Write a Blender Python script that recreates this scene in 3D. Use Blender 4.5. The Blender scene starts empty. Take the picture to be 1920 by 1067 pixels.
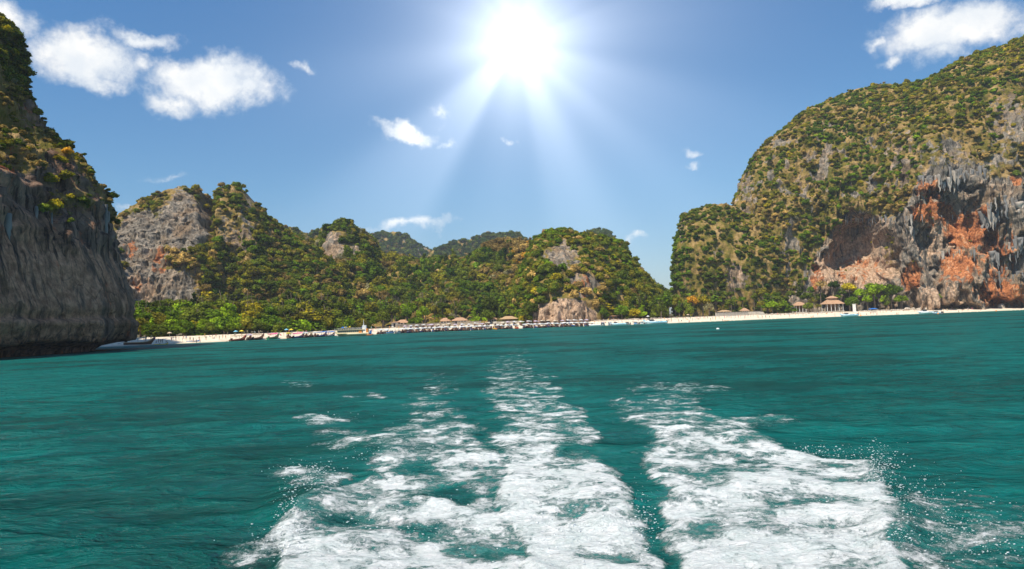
import bpy, bmesh, math, random
import numpy as np
from mathutils import Vector, Matrix, Euler

random.seed(7)
rng = np.random.default_rng(7)
SC = bpy.context.scene
COL = SC.collection
R = math.radians

# ------------------------------------------------------------------ camera
F_PX, CX, CY = 1250.0, 960.0, 533.5          # photograph is 1920 x 1067
PITCH, ROLL, CAMH = R(3.18), R(2.0), 4.0
_F = np.array([0, math.cos(PITCH), math.sin(PITCH)])
_Z = np.array([0, -math.sin(PITCH), math.cos(PITCH)])
_X = np.array([1.0, 0, 0])
_R = _X * math.cos(ROLL) - _Z * math.sin(ROLL)
_U = _Z * math.cos(ROLL) + _X * math.sin(ROLL)
cam_d = bpy.data.cameras.new('camera')
cam = bpy.data.objects.new('camera', cam_d)
COL.objects.link(cam)
cam_d.sensor_width = 36
cam_d.lens = 36 * F_PX / 1920
cam_d.clip_start = 0.1
cam_d.clip_end = 30000
m = Matrix(((_R[0], _U[0], -_F[0], 0), (_R[1], _U[1], -_F[1], 0), (_R[2], _U[2], -_F[2], CAMH), (0, 0, 0, 1)))
cam.matrix_world = m
SC.camera = cam

def raydir(u, v):
    u = np.asarray(u, float); v = np.asarray(v, float)
    return _F + _R * ((u - CX) / F_PX)[..., None] - _U * ((v - CY) / F_PX)[..., None]
def at(u, v, Y):                      # point on the sight line at depth y = Y
    d = raydir(u, v)
    k = np.asarray(Y, float) / d[..., 1]
    p = d * k[..., None]
    p[..., 2] += CAMH
    return p
def horizon_v(u):
    return 603.0 - (np.asarray(u, float) - 960) * math.tan(ROLL)
def gx(u, Y):                         # x of a ground point in direction u at depth Y
    return at(u, horizon_v(u), Y)[..., 0]
def proj(P):
    P = np.asarray(P, float) - np.array([0, 0, CAMH])
    f = np.maximum(P @ _F, 1e-3)
    return CX + F_PX * (P @ _R) / f, CY - F_PX * (P @ _U) / f

# ------------------------------------------------------------------ light
HAZE = 0.0001
SUN_EL, SUN_AZ = R(59), R(-138)       # azimuth measured from +Y towards +X
sd = Vector((math.sin(SUN_AZ) * math.cos(SUN_EL), math.cos(SUN_AZ) * math.cos(SUN_EL), math.sin(SUN_EL)))
sl = bpy.data.lights.new('sun', 'SUN'); sl.energy = 5.0; sl.angle = R(0.5); sl.color = (1.0, 0.91, 0.76)
so = bpy.data.objects.new('sun', sl); COL.objects.link(so)
so.rotation_euler = sd.to_track_quat('Z', 'Y').to_euler()
so.location = (0, 0, 400)
SC.view_settings.view_transform = 'Standard'
SC.view_settings.look = 'None'
SC.view_settings.gamma = 1.0
SC.view_settings.exposure = 0.32
SC.view_settings.use_curve_mapping = False
SC.cycles.use_denoising = True
SC.cycles.max_bounces = 5
SC.cycles.diffuse_bounces = 2
SC.cycles.glossy_bounces = 2
SC.cycles.transmission_bounces = 2
SC.cycles.volume_bounces = 0
SC.cycles.transparent_max_bounces = 6
SC.cycles.caustics_reflective = False
SC.cycles.caustics_refractive = False

# ------------------------------------------------------------------ node helper
class NT:
    def __init__(s, tree): s.t = tree; s.n = tree.nodes; s.l = tree.links
    def node(s, typ, **kw):
        n = s.n.new(typ)
        for k, v in kw.items():
            if not k.startswith('i_'): setattr(n, k, v)
        return n
    def put(s, sock, val):
        if val is None: return
        if hasattr(val, 'is_output'): s.l.new(val, sock)
        else: sock.default_value = val
    def math(s, op, a, b=None, c=None, clamp=False):
        n = s.n.new('ShaderNodeMath'); n.operation = op; n.use_clamp = clamp
        s.put(n.inputs[0], a); s.put(n.inputs[1], b)
        if c is not None: s.put(n.inputs[2], c)
        return n.outputs[0]
    def vmath(s, op, a, b=None, out=0):
        n = s.n.new('ShaderNodeVectorMath'); n.operation = op
        s.put(n.inputs[0], a); s.put(n.inputs[1], b)
        return n.outputs[out]
    def scale(s, a, f):
        n = s.n.new('ShaderNodeVectorMath'); n.operation = 'SCALE'
        s.put(n.inputs[0], a); s.put(n.inputs['Scale'], f); return n.outputs[0]
    def noise(s, vec, scale=5.0, detail=4.0, rough=0.55, dist=0.0, out='Fac'):
        n = s.n.new('ShaderNodeTexNoise'); s.put(n.inputs['Vector'], vec)
        n.inputs['Scale'].default_value = scale; n.inputs['Detail'].default_value = detail
        n.inputs['Roughness'].default_value = rough; n.inputs['Distortion'].default_value = dist
        return n.outputs[out]
    def voro(s, vec, scale, feature='F1', out='Distance'):
        n = s.n.new('ShaderNodeTexVoronoi'); n.feature = feature; s.put(n.inputs['Vector'], vec)
        n.inputs['Scale'].default_value = scale; return n.outputs[out]
    def mapr(s, x, a, b, c=0.0, d=1.0, smooth=True):
        n = s.n.new('ShaderNodeMapRange'); n.interpolation_type = 'SMOOTHSTEP' if smooth else 'LINEAR'
        s.put(n.inputs['Value'], x); n.inputs['From Min'].default_value = a; n.inputs['From Max'].default_value = b
        n.inputs['To Min'].default_value = c; n.inputs['To Max'].default_value = d; return n.outputs[0]
    def mix(s, f, a, b, blend='MIX'):
        n = s.n.new('ShaderNodeMix'); n.data_type = 'RGBA'; n.blend_type = blend
        s.put(n.inputs[0], f)
        for sock, v in ((n.inputs[6], a), (n.inputs[7], b)):
            if isinstance(v, tuple) and len(v) == 3: v = (*v, 1)
            s.put(sock, v)
        return n.outputs[2]
    def ramp(s, x, stops):
        n = s.n.new('ShaderNodeValToRGB'); s.put(n.inputs[0], x); e = n.color_ramp.elements
        while len(e) < len(stops): e.new(0.5)
        for i, (p, c) in enumerate(stops): e[i].position = p; e[i].color = (*c, 1)
        return n.outputs[0]
    def sep(s, v):
        n = s.n.new('ShaderNodeSeparateXYZ'); s.put(n.inputs[0], v); return n.outputs
    def comb(s, x, y, z):
        n = s.n.new('ShaderNodeCombineXYZ'); s.put(n.inputs[0], x); s.put(n.inputs[1], y); s.put(n.inputs[2], z); return n.outputs[0]

# ------------------------------------------------------------------ world
world = bpy.data.worlds.new('World'); SC.world = world; world.use_nodes = True
def build_world():
    w = NT(world.node_tree); w.n.clear()
    out = w.n.new('ShaderNodeOutputWorld'); bg = w.n.new('ShaderNodeBackground')
    w.l.new(bg.outputs[0], out.inputs[0])
    S = 0.10
    bg.inputs[1].default_value = S
    sky = w.n.new('ShaderNodeTexSky'); sky.sky_type = 'NISHITA'; sky.sun_disc = False
    sky.sun_elevation = SUN_EL; sky.sun_rotation = SUN_AZ % (2 * math.pi)
    sky.air_density = 1.0; sky.dust_density = 0.6; sky.ozone_density = 1.0; sky.altitude = 0
    tc = w.n.new('ShaderNodeTexCoord'); d = w.vmath('NORMALIZE', tc.outputs['Generated'])
    el = w.sep(d)[2]
    grad = w.ramp(w.mapr(el, 0.0, 0.55, smooth=False), [(0, SKY_TINT[0]), (0.35, SKY_TINT[1]), (1, SKY_TINT[2])])
    base = w.mix(1.0, sky.outputs[0], grad, 'MULTIPLY')
    # clouds, each one placed by its direction in the sky
    wob = w.noise(d, 7.0, 8.0, 0.62, out='Color')
    wob2 = w.vmath('SUBTRACT', wob, (0.5, 0.5, 0.5))
    dw = w.vmath('ADD', d, w.scale(wob2, 0.11))
    acc = None
    for (u, v, ru, rv, k) in CLOUDS:
        c = raydir(u, v); c = c / np.linalg.norm(c)
        q = w.vmath('SUBTRACT', dw, tuple(float(a) for a in c))
        sx, sz = F_PX / ru, F_PX / rv
        q = w.vmath('MULTIPLY', q, (sx, min(sx, sz), sz))
        val = w.math('MULTIPLY_ADD', w.vmath('LENGTH', q, out=1), -k, k)
        acc = val if acc is None else w.math('MAXIMUM', acc, val)
    for (az, e, ra, re, k) in CLOUDS_BEHIND:
        c = (math.sin(R(az)) * math.cos(R(e)), math.cos(R(az)) * math.cos(R(e)), math.sin(R(e)))
        q = w.vmath('MULTIPLY', w.vmath('SUBTRACT', dw, c), (1 / ra, 1 / ra, 1 / re))
        val = w.math('MULTIPLY_ADD', w.vmath('LENGTH', q, out=1), -k, k)
        acc = w.math('MAXIMUM', acc, val)
    fine = w.noise(d, 38.0, 7.0, 0.62)
    dens = w.math('ADD', acc, w.mapr(fine, 0, 1, -0.55, 0.55, smooth=False))
    alpha = w.mapr(dens, -0.06, 0.78, 0, 0.95)
    ccol = w.mix(w.mapr(w.noise(dw, 16.0, 5.0, 0.5), 0.3, 0.7), tuple(c / S for c in (0.70, 0.74, 0.78)), tuple(c / S for c in (0.93, 0.91, 0.87)))
    base = w.mix(alpha, base, ccol)
    # the glare of the sun in the sky with its soft crepuscular rays
    s = raydir(970, 78); s = s / np.linalg.norm(s)
    e1 = np.cross(s, [0, 0, 1]); e1 /= np.linalg.norm(e1); e2 = np.cross(e1, s)
    T = lambda a: tuple(float(x) for x in a)
    dots = w.vmath('DOT_PRODUCT', d, T(s), out=1)
    ang = w.math('ARCCOSINE', w.math('MINIMUM', dots, 0.99999))
    a = w.vmath('DOT_PRODUCT', d, T(e1), out=1); b = w.vmath('DOT_PRODUCT', d, T(e2), out=1)
    L = w.math('SQRT', w.math('ADD', w.math('ADD', w.math('MULTIPLY', a, a), w.math('MULTIPLY', b, b)), 1e-6))
    ca, cb = w.math('DIVIDE', a, L), w.math('DIVIDE', b, L)
    ring = w.comb(ca, cb, 0.37)
    rn = w.noise(ring, 2.1, 1.0, 0.5)
    down = w.mapr(cb, -0.75, 0.45, 1.0, 0.35)
    rays = w.math('MULTIPLY', w.mapr(rn, 0.36, 0.72), down)
    core = w.math('EXPONENT', w.math('MULTIPLY', w.math('POWER', w.math('DIVIDE', ang, 0.060), 1.25), -1.0))
    halo = w.math('EXPONENT', w.math('MULTIPLY', ang, -8.2))
    rfall = w.math('EXPONENT', w.math('MULTIPLY', w.math('POWER', w.math('DIVIDE', ang, 0.24), 1.6), -1.0))
    wide = w.math('EXPONENT', w.math('MULTIPLY', ang, -4.5))
    g = w.math('ADD', w.math('MULTIPLY', core, 0.92 / S), w.math('MULTIPLY', halo, 0.40 / S))
    g = w.math('ADD', g, w.math('MULTIPLY', w.math('MULTIPLY', rays, rfall), 0.28 / S))
    g = w.math('ADD', g, w.math('MULTIPLY', wide, 0.04 / S))
    glow = w.scale(w.comb(0.96, 0.98, 1.0), g)
    base = w.vmath('ADD', base, glow)
    w.l.new(base, bg.inputs[0])
SKY_TINT = [(0.70, 0.76, 0.86), (0.56, 0.86, 1.02), (0.38, 0.84, 1.18)]
CLOUDS = [  # u, v, half width, half height (photo pixels), strength
    (150, 95, 105, 52, 1.15), (262, 48, 66, 17, .8), (195, 140, 60, 30, .8), (255, 100, 44, 26, .6), (400, 150, 118, 52, 1.2), (330, 185, 60, 24, 0.7), (460, 165, 80, 34, 0.8), (340, 120, 50, 24, .6),
    (570, 122, 26, 12, 0.75), (0, 20, 50, 34, 0.9), (752, 252, 62, 18, 1.0), (845, 268, 28, 9, 0.55), (740, 204, 16, 7, 0.5), (938, 270, 20, 7, 0.5), (815, 213, 30, 14, 0.4), (1295, 285, 28, 9, 0.5), (1297, 310, 22, 8, 0.5),
    (760, 428, 95, 14, 0.55), (1190, 441, 28, 10, 0.8), (1790, 62, 112, 46, 1.2), (1705, 5, 62, 15, 1.0), (1652, 88, 24, 12, 0.6), (1678, 122, 26, 13, 0.6), (1770, 110, 44, 26, .7), (1855, 70, 44, 28, 0.7), (320, 316, 40, 6, 0.35), (250, 378, 50, 9, 0.4)]
CLOUDS_BEHIND = [(110, 20, .22, .08, 1.0), (150, 34, .3, .1, 1.1), (190, 14, .2, .06, .9), (215, 28, .28, .1, 1.0), (250, 18, .22, .07, 1.), (285, 40, .25, .1, 1.), (20, 60, .2, .15, .9), (75, 38, .2, .1, .9)]
build_world()

# ------------------------------------------------------------------ numpy noise
_perm = rng.permutation(256); _perm = np.concatenate([_perm, _perm, _perm])
_g = rng.normal(size=(256, 3)); _g /= np.linalg.norm(_g, axis=1)[:, None]
def perlin(P):
    P = np.asarray(P, float); i = np.floor(P).astype(int); f = P - i; i &= 255
    w = f * f * f * (f * (f * 6 - 15) + 10)
    res = 0
    for dx in (0, 1):
        for dy in (0, 1):
            for dz in (0, 1):
                h = _perm[_perm[_perm[(i[..., 0] + dx) & 255] + ((i[..., 1] + dy) & 255)] + ((i[..., 2] + dz) & 255)] & 255
                g = _g[h]
                dot = g[..., 0] * (f[..., 0] - dx) + g[..., 1] * (f[..., 1] - dy) + g[..., 2] * (f[..., 2] - dz)
                wt = (w[..., 0] if dx else 1 - w[..., 0]) * (w[..., 1] if dy else 1 - w[..., 1]) * (w[..., 2] if dz else 1 - w[..., 2])
                res = res + dot * wt
    return res * 1.5
def fbm(P, oct=4, gain=0.5, lac=2.03):
    r = 0; a = 1
    for _ in range(oct):
        r = r + a * perlin(P); P = P * lac + 17.3; a *= gain
    return r
def ridged(P, oct=4, gain=0.5):
    r = 0; a = 1
    for _ in range(oct):
        r = r + a * (1 - np.abs(perlin(P)) * 2.2); P = P * 2.05 + 11.7; a *= gain
    return r
def sm(x, a, b):
    t = np.clip((np.asarray(x, float) - a) / (b - a), 0, 1); return t * t * (3 - 2 * t)
def blob(u, v, cu, cv, ru, rv, soft=0.5):
    d = np.sqrt(((u - cu) / ru) ** 2 + ((v - cv) / rv) ** 2)
    return 1 - sm(d, 1 - soft, 1 + soft)
def smooth1(a, k=5):
    ker = np.hanning(2 * k + 3)[1:-1]; ker /= ker.sum()
    return np.convolve(np.pad(a, k, mode='edge'), ker, mode='valid')

# ------------------------------------------------------------------ object helpers
def tag(o, label=None, cat=None, group=None, kind=None):
    if label: o['label'] = label
    if cat: o['category'] = cat
    if group: o['group'] = group
    if kind: o['kind'] = kind
    return o
def link(name, data, parent=None, loc=None, rot=None, scl=None):
    o = bpy.data.objects.new(name, data); COL.objects.link(o)
    if parent: o.parent = parent
    if loc is not None: o.location = loc
    if rot is not None: o.rotation_euler = rot
    if scl is not None: o.scale = scl if hasattr(scl, '__len__') else (scl,) * 3
    return o
def empty(name, loc=(0, 0, 0), rz=0):
    o = link(name, None, loc=loc, rot=(0, 0, rz)); o.empty_display_size = .5; return o
def mesh_np(name, V, Fq, mats=(), smooth=True, attrs=None, midx=None):
    me = bpy.data.meshes.new(name)
    V = np.ascontiguousarray(V, np.float32); Fq = np.ascontiguousarray(Fq, np.int32)
    n = Fq.shape[1]
    me.vertices.add(len(V)); me.vertices.foreach_set('co', V.ravel())
    me.loops.add(Fq.size); me.loops.foreach_set('vertex_index', Fq.ravel())
    me.polygons.add(len(Fq)); me.polygons.foreach_set('loop_start', np.arange(0, Fq.size, n, dtype=np.int32))
    me.polygons.foreach_set('loop_total', np.full(len(Fq), n, np.int32))
    me.polygons.foreach_set('use_smooth', np.full(len(Fq), smooth))
    if midx is not None: me.polygons.foreach_set('material_index', np.asarray(midx, np.int32))
    for mm in mats: me.materials.append(mm)
    me.update(calc_edges=True)
    for k, a in (attrs or {}).items():
        at_ = me.attributes.new(k, 'FLOAT_COLOR', 'POINT')
        at_.data.foreach_set('color', np.ascontiguousarray(a, np.float32).ravel())
    return me
def grid_faces(nr, nc, wrap=False):
    i = np.arange(nr - 1)[:, None]; j = np.arange(nc if wrap else nc - 1)[None, :]; j2 = (j + 1) % nc
    a = i * nc + j; b = i * nc + j2; c = (i + 1) * nc + j2; d = (i + 1) * nc + j
    return np.stack([a, b, c, d], -1).reshape(-1, 4)
def grid_normals(G):
    du = np.gradient(G, axis=1); dv = np.gradient(G, axis=0)
    n = np.cross(du, dv); n /= np.maximum(np.linalg.norm(n, axis=-1, keepdims=True), 1e-9); return n

class MB:                       # collects simple solids into ONE mesh
    def __init__(s): s.V = []; s.F = []; s.M = []
    def add(s, vs, fs, mi=0):
        o = len(s.V); s.V += [tuple(v) for v in vs]; s.F += [tuple(i + o for i in f) for f in fs]; s.M += [mi] * len(fs)
    def box(s, c, d, mi=0, rz=0, taper=1.0):
        x, y, z = d[0] / 2, d[1] / 2, d[2] / 2; vs = []
        for sz in (-1, 1):
            k = taper if sz > 0 else 1
            for sx, sy in ((-1, -1), (1, -1), (1, 1), (-1, 1)):
                px, py = sx * x * k, sy * y * k
                vs.append((c[0] + px * math.cos(rz) - py * math.sin(rz), c[1] + px * math.sin(rz) + py * math.cos(rz), c[2] + sz * z))
        s.add(vs, [(3, 2, 1, 0), (4, 5, 6, 7), (0, 1, 5, 4), (1, 2, 6, 5), (2, 3, 7, 6), (3, 0, 4, 7)], mi)
    def tube(s, pts, r, n=6, mi=0, r2=None):
        pts = [Vector(p) for p in pts]; rings = []
        for i, p in enumerate(pts):
            t = (pts[min(i + 1, len(pts) - 1)] - pts[max(i - 1, 0)]).normalized()
            a = t.orthogonal().normalized(); b = t.cross(a)
            rr = r[i] if hasattr(r, '__len__') else (r if r2 is None else r + (r2 - r) * i / max(1, len(pts) - 1))
            rings.append([p + a * rr * math.cos(2 * math.pi * k / n) + b * rr * math.sin(2 * math.pi * k / n) for k in range(n)])
        vs = [v for q in rings for v in q]; fs = []
        for i in range(len(pts) - 1):
            for k in range(n): fs.append((i * n + k, i * n + (k + 1) % n, (i + 1) * n + (k + 1) % n, (i + 1) * n + k))
        fs.append(tuple(reversed(range(n)))); fs.append(tuple(range((len(pts) - 1) * n, len(pts) * n)))
        s.add(vs, fs, mi)
    def ball(s, c, r, mi=0, n=8, m=5):
        rr = r if hasattr(r, '__len__') else (r, r, r); vs = [(c[0], c[1], c[2] - rr[2])]
        for i in range(1, m):
            a = math.pi * i / m
            for k in range(n):
                b = 2 * math.pi * k / n
                vs.append((c[0] + rr[0] * math.sin(a) * math.cos(b), c[1] + rr[1] * math.sin(a) * math.sin(b), c[2] - rr[2] * math.cos(a)))
        vs.append((c[0], c[1], c[2] + rr[2])); fs = []
        for k in range(n):
            fs.append((0, 1 + (k + 1) % n, 1 + k)); L = 1 + (m - 2) * n; fs.append((len(vs) - 1, L + k, L + (k + 1) % n))
        for i in range(m - 2):
            for k in range(n): fs.append((1 + i * n + k, 1 + i * n + (k + 1) % n, 1 + (i + 1) * n + (k + 1) % n, 1 + (i + 1) * n + k))
        s.add(vs, fs, mi)
    def mesh(s, name, mats, smooth=False):
        me = bpy.data.meshes.new(name); me.from_pydata(s.V, [], s.F)
        for mm in (mats if isinstance(mats, (list, tuple)) else [mats]): me.materials.append(mm)
        for p, mi in zip(me.polygons, s.M): p.material_index = mi; p.use_smooth = smooth
        me.update(); return me
def copy_tree(o, parent=None):
    c = o.copy(); COL.objects.link(c); c.parent = parent
    for ch in list(o.children): copy_tree(ch, c)
    return c

# ------------------------------------------------------------------ materials
def new_mat(name):
    mt = bpy.data.materials.new(name); mt.use_nodes = True; t = NT(mt.node_tree)
    b = t.n['Principled BSDF']; return mt, t, b
def plain(name, col, rough=0.6, metal=0.0, var=0.18, scale=3.0, spec=0.3, bump=0.0):
    mt, t, b = new_mat(name)
    tc = t.n.new('ShaderNodeTexCoord').outputs['Object']
    n = t.noise(tc, scale, 5.0, 0.6)
    c = t.mix(t.mapr(n, 0.3, 0.7), tuple(x * (1 - var) for x in col), tuple(min(1, x * (1 + var)) for x in col))
    t.l.new(c, b.inputs['Base Color']); b.inputs['Roughness'].default_value = rough
    b.inputs['Metallic'].default_value = metal; b.inputs['Specular IOR Level'].default_value = spec
    if bump:
        bp = t.n.new('ShaderNodeBump'); bp.inputs['Strength'].default_value = bump; t.l.new(n, bp.inputs['Height']); t.l.new(bp.outputs[0], b.inputs['Normal'])
    return mt

def rock_material(name='limestone', tone=(1.06, 1.0, .92)):
    mt, t, b = new_mat(name)
    geo = t.n.new('ShaderNodeNewGeometry').outputs['Position']
    at_ = t.n.new('ShaderNodeAttribute'); at_.attribute_name = 'mask'
    ms = t.n.new('ShaderNodeSeparateColor'); t.l.new(at_.outputs['Color'], ms.inputs[0])
    veg, orange, pale = ms.outputs[0], ms.outputs[1], ms.outputs[2]; dark = at_.outputs['Alpha']
    sv = t.vmath('MULTIPLY', geo, (1, 1, 0.13))
    warp = t.vmath('ADD', sv, t.scale(t.noise(t.scale(geo, 0.05), 1.0, 3.0, 0.5, out='Color'), 6.0))
    st = t.noise(warp, 0.34, 6.0, 0.62)
    st2 = t.noise(t.vmath('MULTIPLY', geo, (1, 1, 0.05)), 0.62, 5.0, 0.6)
    big = t.noise(geo, 0.045, 5.0, 0.6)
    fine = t.noise(geo, 0.55, 8.0, 0.68)
    c = t.ramp(st, [(0.28, (0.050, 0.046, 0.042)), (0.42, (0.15, 0.138, 0.122)), (0.54, (0.27, 0.245, 0.212)), (0.72, (0.43, 0.38, 0.32))])
    brown = t.mix(t.mapr(fine, 0.35, 0.65), (0.13, 0.088, 0.055), (0.34, 0.24, 0.15))
    c = t.mix(t.mapr(big, 0.46, 0.62, 0, 0.75), c, brown)
    palec = t.mix(t.mapr(fine, 0.35, 0.68), (0.30, 0.20, 0.14), (0.66, 0.49, 0.36))
    pf = t.math('MULTIPLY', t.math('ADD', pale, t.mapr(st, 0.3, 0.7, -0.45, 0.45), clamp=True), 1.0)
    c = t.mix(t.mapr(pf, 0.35, 0.8), c, palec)
    orc = t.ramp(t.math('ADD', t.math('MULTIPLY', fine, 0.6), t.math('MULTIPLY', t.noise(geo, 0.12, 5.0, 0.6), 0.4)), [(0.38, (0.10, 0.045, 0.028)), (0.46, (0.32, 0.12, 0.05)), (0.54, (0.54, 0.21, 0.085)), (0.62, (0.60, 0.40, 0.26))])
    of = t.math('ADD', orange, t.mapr(t.noise(t.vmath('MULTIPLY', geo, (1, 1, 0.45)), 0.19, 7.0, 0.65), 0.25, 0.75, -0.55, 0.45))
    c = t.mix(t.mapr(of, 0.36, 0.62), c, orc)
    # black water stains with their own drip shapes
    sf = t.math('ADD', t.mapr(st2, 0.50, 0.66), t.math('SUBTRACT', dark, 0.5))
    c = t.mix(t.mapr(sf, 0.25, 0.95, 0, 0.85), c, (0.022, 0.021, 0.022))
    crk = t.voro(t.vmath('MULTIPLY', warp, (1, 1, 0.9)), 0.26, 'DISTANCE_TO_EDGE'); crk2 = t.voro(t.vmath('ADD', geo, t.scale(t.noise(geo, 0.5, 3.0, out='Color'), 1.4)), 0.55, 'DISTANCE_TO_EDGE')
    cm = t.math('MULTIPLY', t.mapr(crk, 0.0, 0.045, 0.6, 1.0), t.mapr(crk2, 0.0, 0.03, 0.85, 1.0))
    c = t.scale(c, cm)
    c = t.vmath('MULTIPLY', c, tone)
    # dry grass and low green growth
    gr = t.noise(geo, 0.11, 6.0, 0.62)
    gcol = t.ramp(gr, [(0.30, (0.08, 0.085, 0.012)), (0.43, (0.18, 0.15, 0.022)), (0.52, (0.34, 0.22, 0.07)), (0.66, (0.50, 0.33, 0.15))])
    gcol = t.mix(t.mapr(fine, 0.3, 0.72, 0.0, 0.5), gcol, (0.10, 0.085, 0.025))
    vf = t.math('ADD', veg, t.mapr(t.noise(geo, 0.2, 7.0, 0.68), 0.25, 0.75, -0.45, 0.45))
    c = t.mix(t.mapr(vf, 0.42, 0.60), c, gcol)
    t.l.new(c, b.inputs['Base Color'])
    b.inputs['Roughness'].default_value = 0.95; b.inputs['Specular IOR Level'].default_value = 0.15
    bp = t.n.new('ShaderNodeBump'); bp.inputs['Strength'].default_value = 0.9; bp.inputs['Distance'].default_value = 1.6
    hh = t.math('ADD', t.math('ADD', t.math('MULTIPLY', st, 1.2), fine), t.math('MULTIPLY', cm, 0.2))
    t.l.new(hh, bp.inputs['Height']); t.l.new(bp.outputs[0], b.inputs['Normal'])
    return mt

def leaf_material():
    mt, t, b = new_mat('foliage')
    a = t.n.new('ShaderNodeAttribute'); a.attribute_type = 'INSTANCER'; a.attribute_name = 'tint'
    oi = t.n.new('ShaderNodeObjectInfo').outputs['Random']
    tc = t.n.new('ShaderNodeTexCoord').outputs['Object']
    va = t.n.new('ShaderNodeAttribute'); va.attribute_name = 'leafv'
    n = t.noise(tc, 1.7, 3.0, 0.6)
    lv = va.outputs['Fac']
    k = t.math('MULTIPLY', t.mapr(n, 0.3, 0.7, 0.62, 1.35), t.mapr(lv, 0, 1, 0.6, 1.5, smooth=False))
    k = t.math('MULTIPLY', k, t.mapr(oi, 0, 1, 0.8, 1.2, smooth=False))
    c = t.scale(a.outputs['Color'], k)
    c = t.mix(t.mapr(n, 0.55, 0.8, 0, 0.35), c, t.vmath('MULTIPLY', c, (1.3, 1.1, 0.8)))
    df = t.n.new('ShaderNodeBsdfDiffuse'); tr = t.n.new('ShaderNodeBsdfTranslucent'); mx = t.n.new('ShaderNodeMixShader')
    t.l.new(c, df.inputs[0]); t.l.new(t.vmath('MULTIPLY', c, (1.3, 1.3, 0.7)), tr.inputs[0]); mx.inputs[0].default_value = 0.28
    t.l.new(df.outputs[0], mx.inputs[1]); t.l.new(tr.outputs[0], mx.inputs[2])
    t.l.new(mx.outputs[0], t.n['Material Output'].inputs[0]); t.n.remove(b)
    return mt

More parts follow.
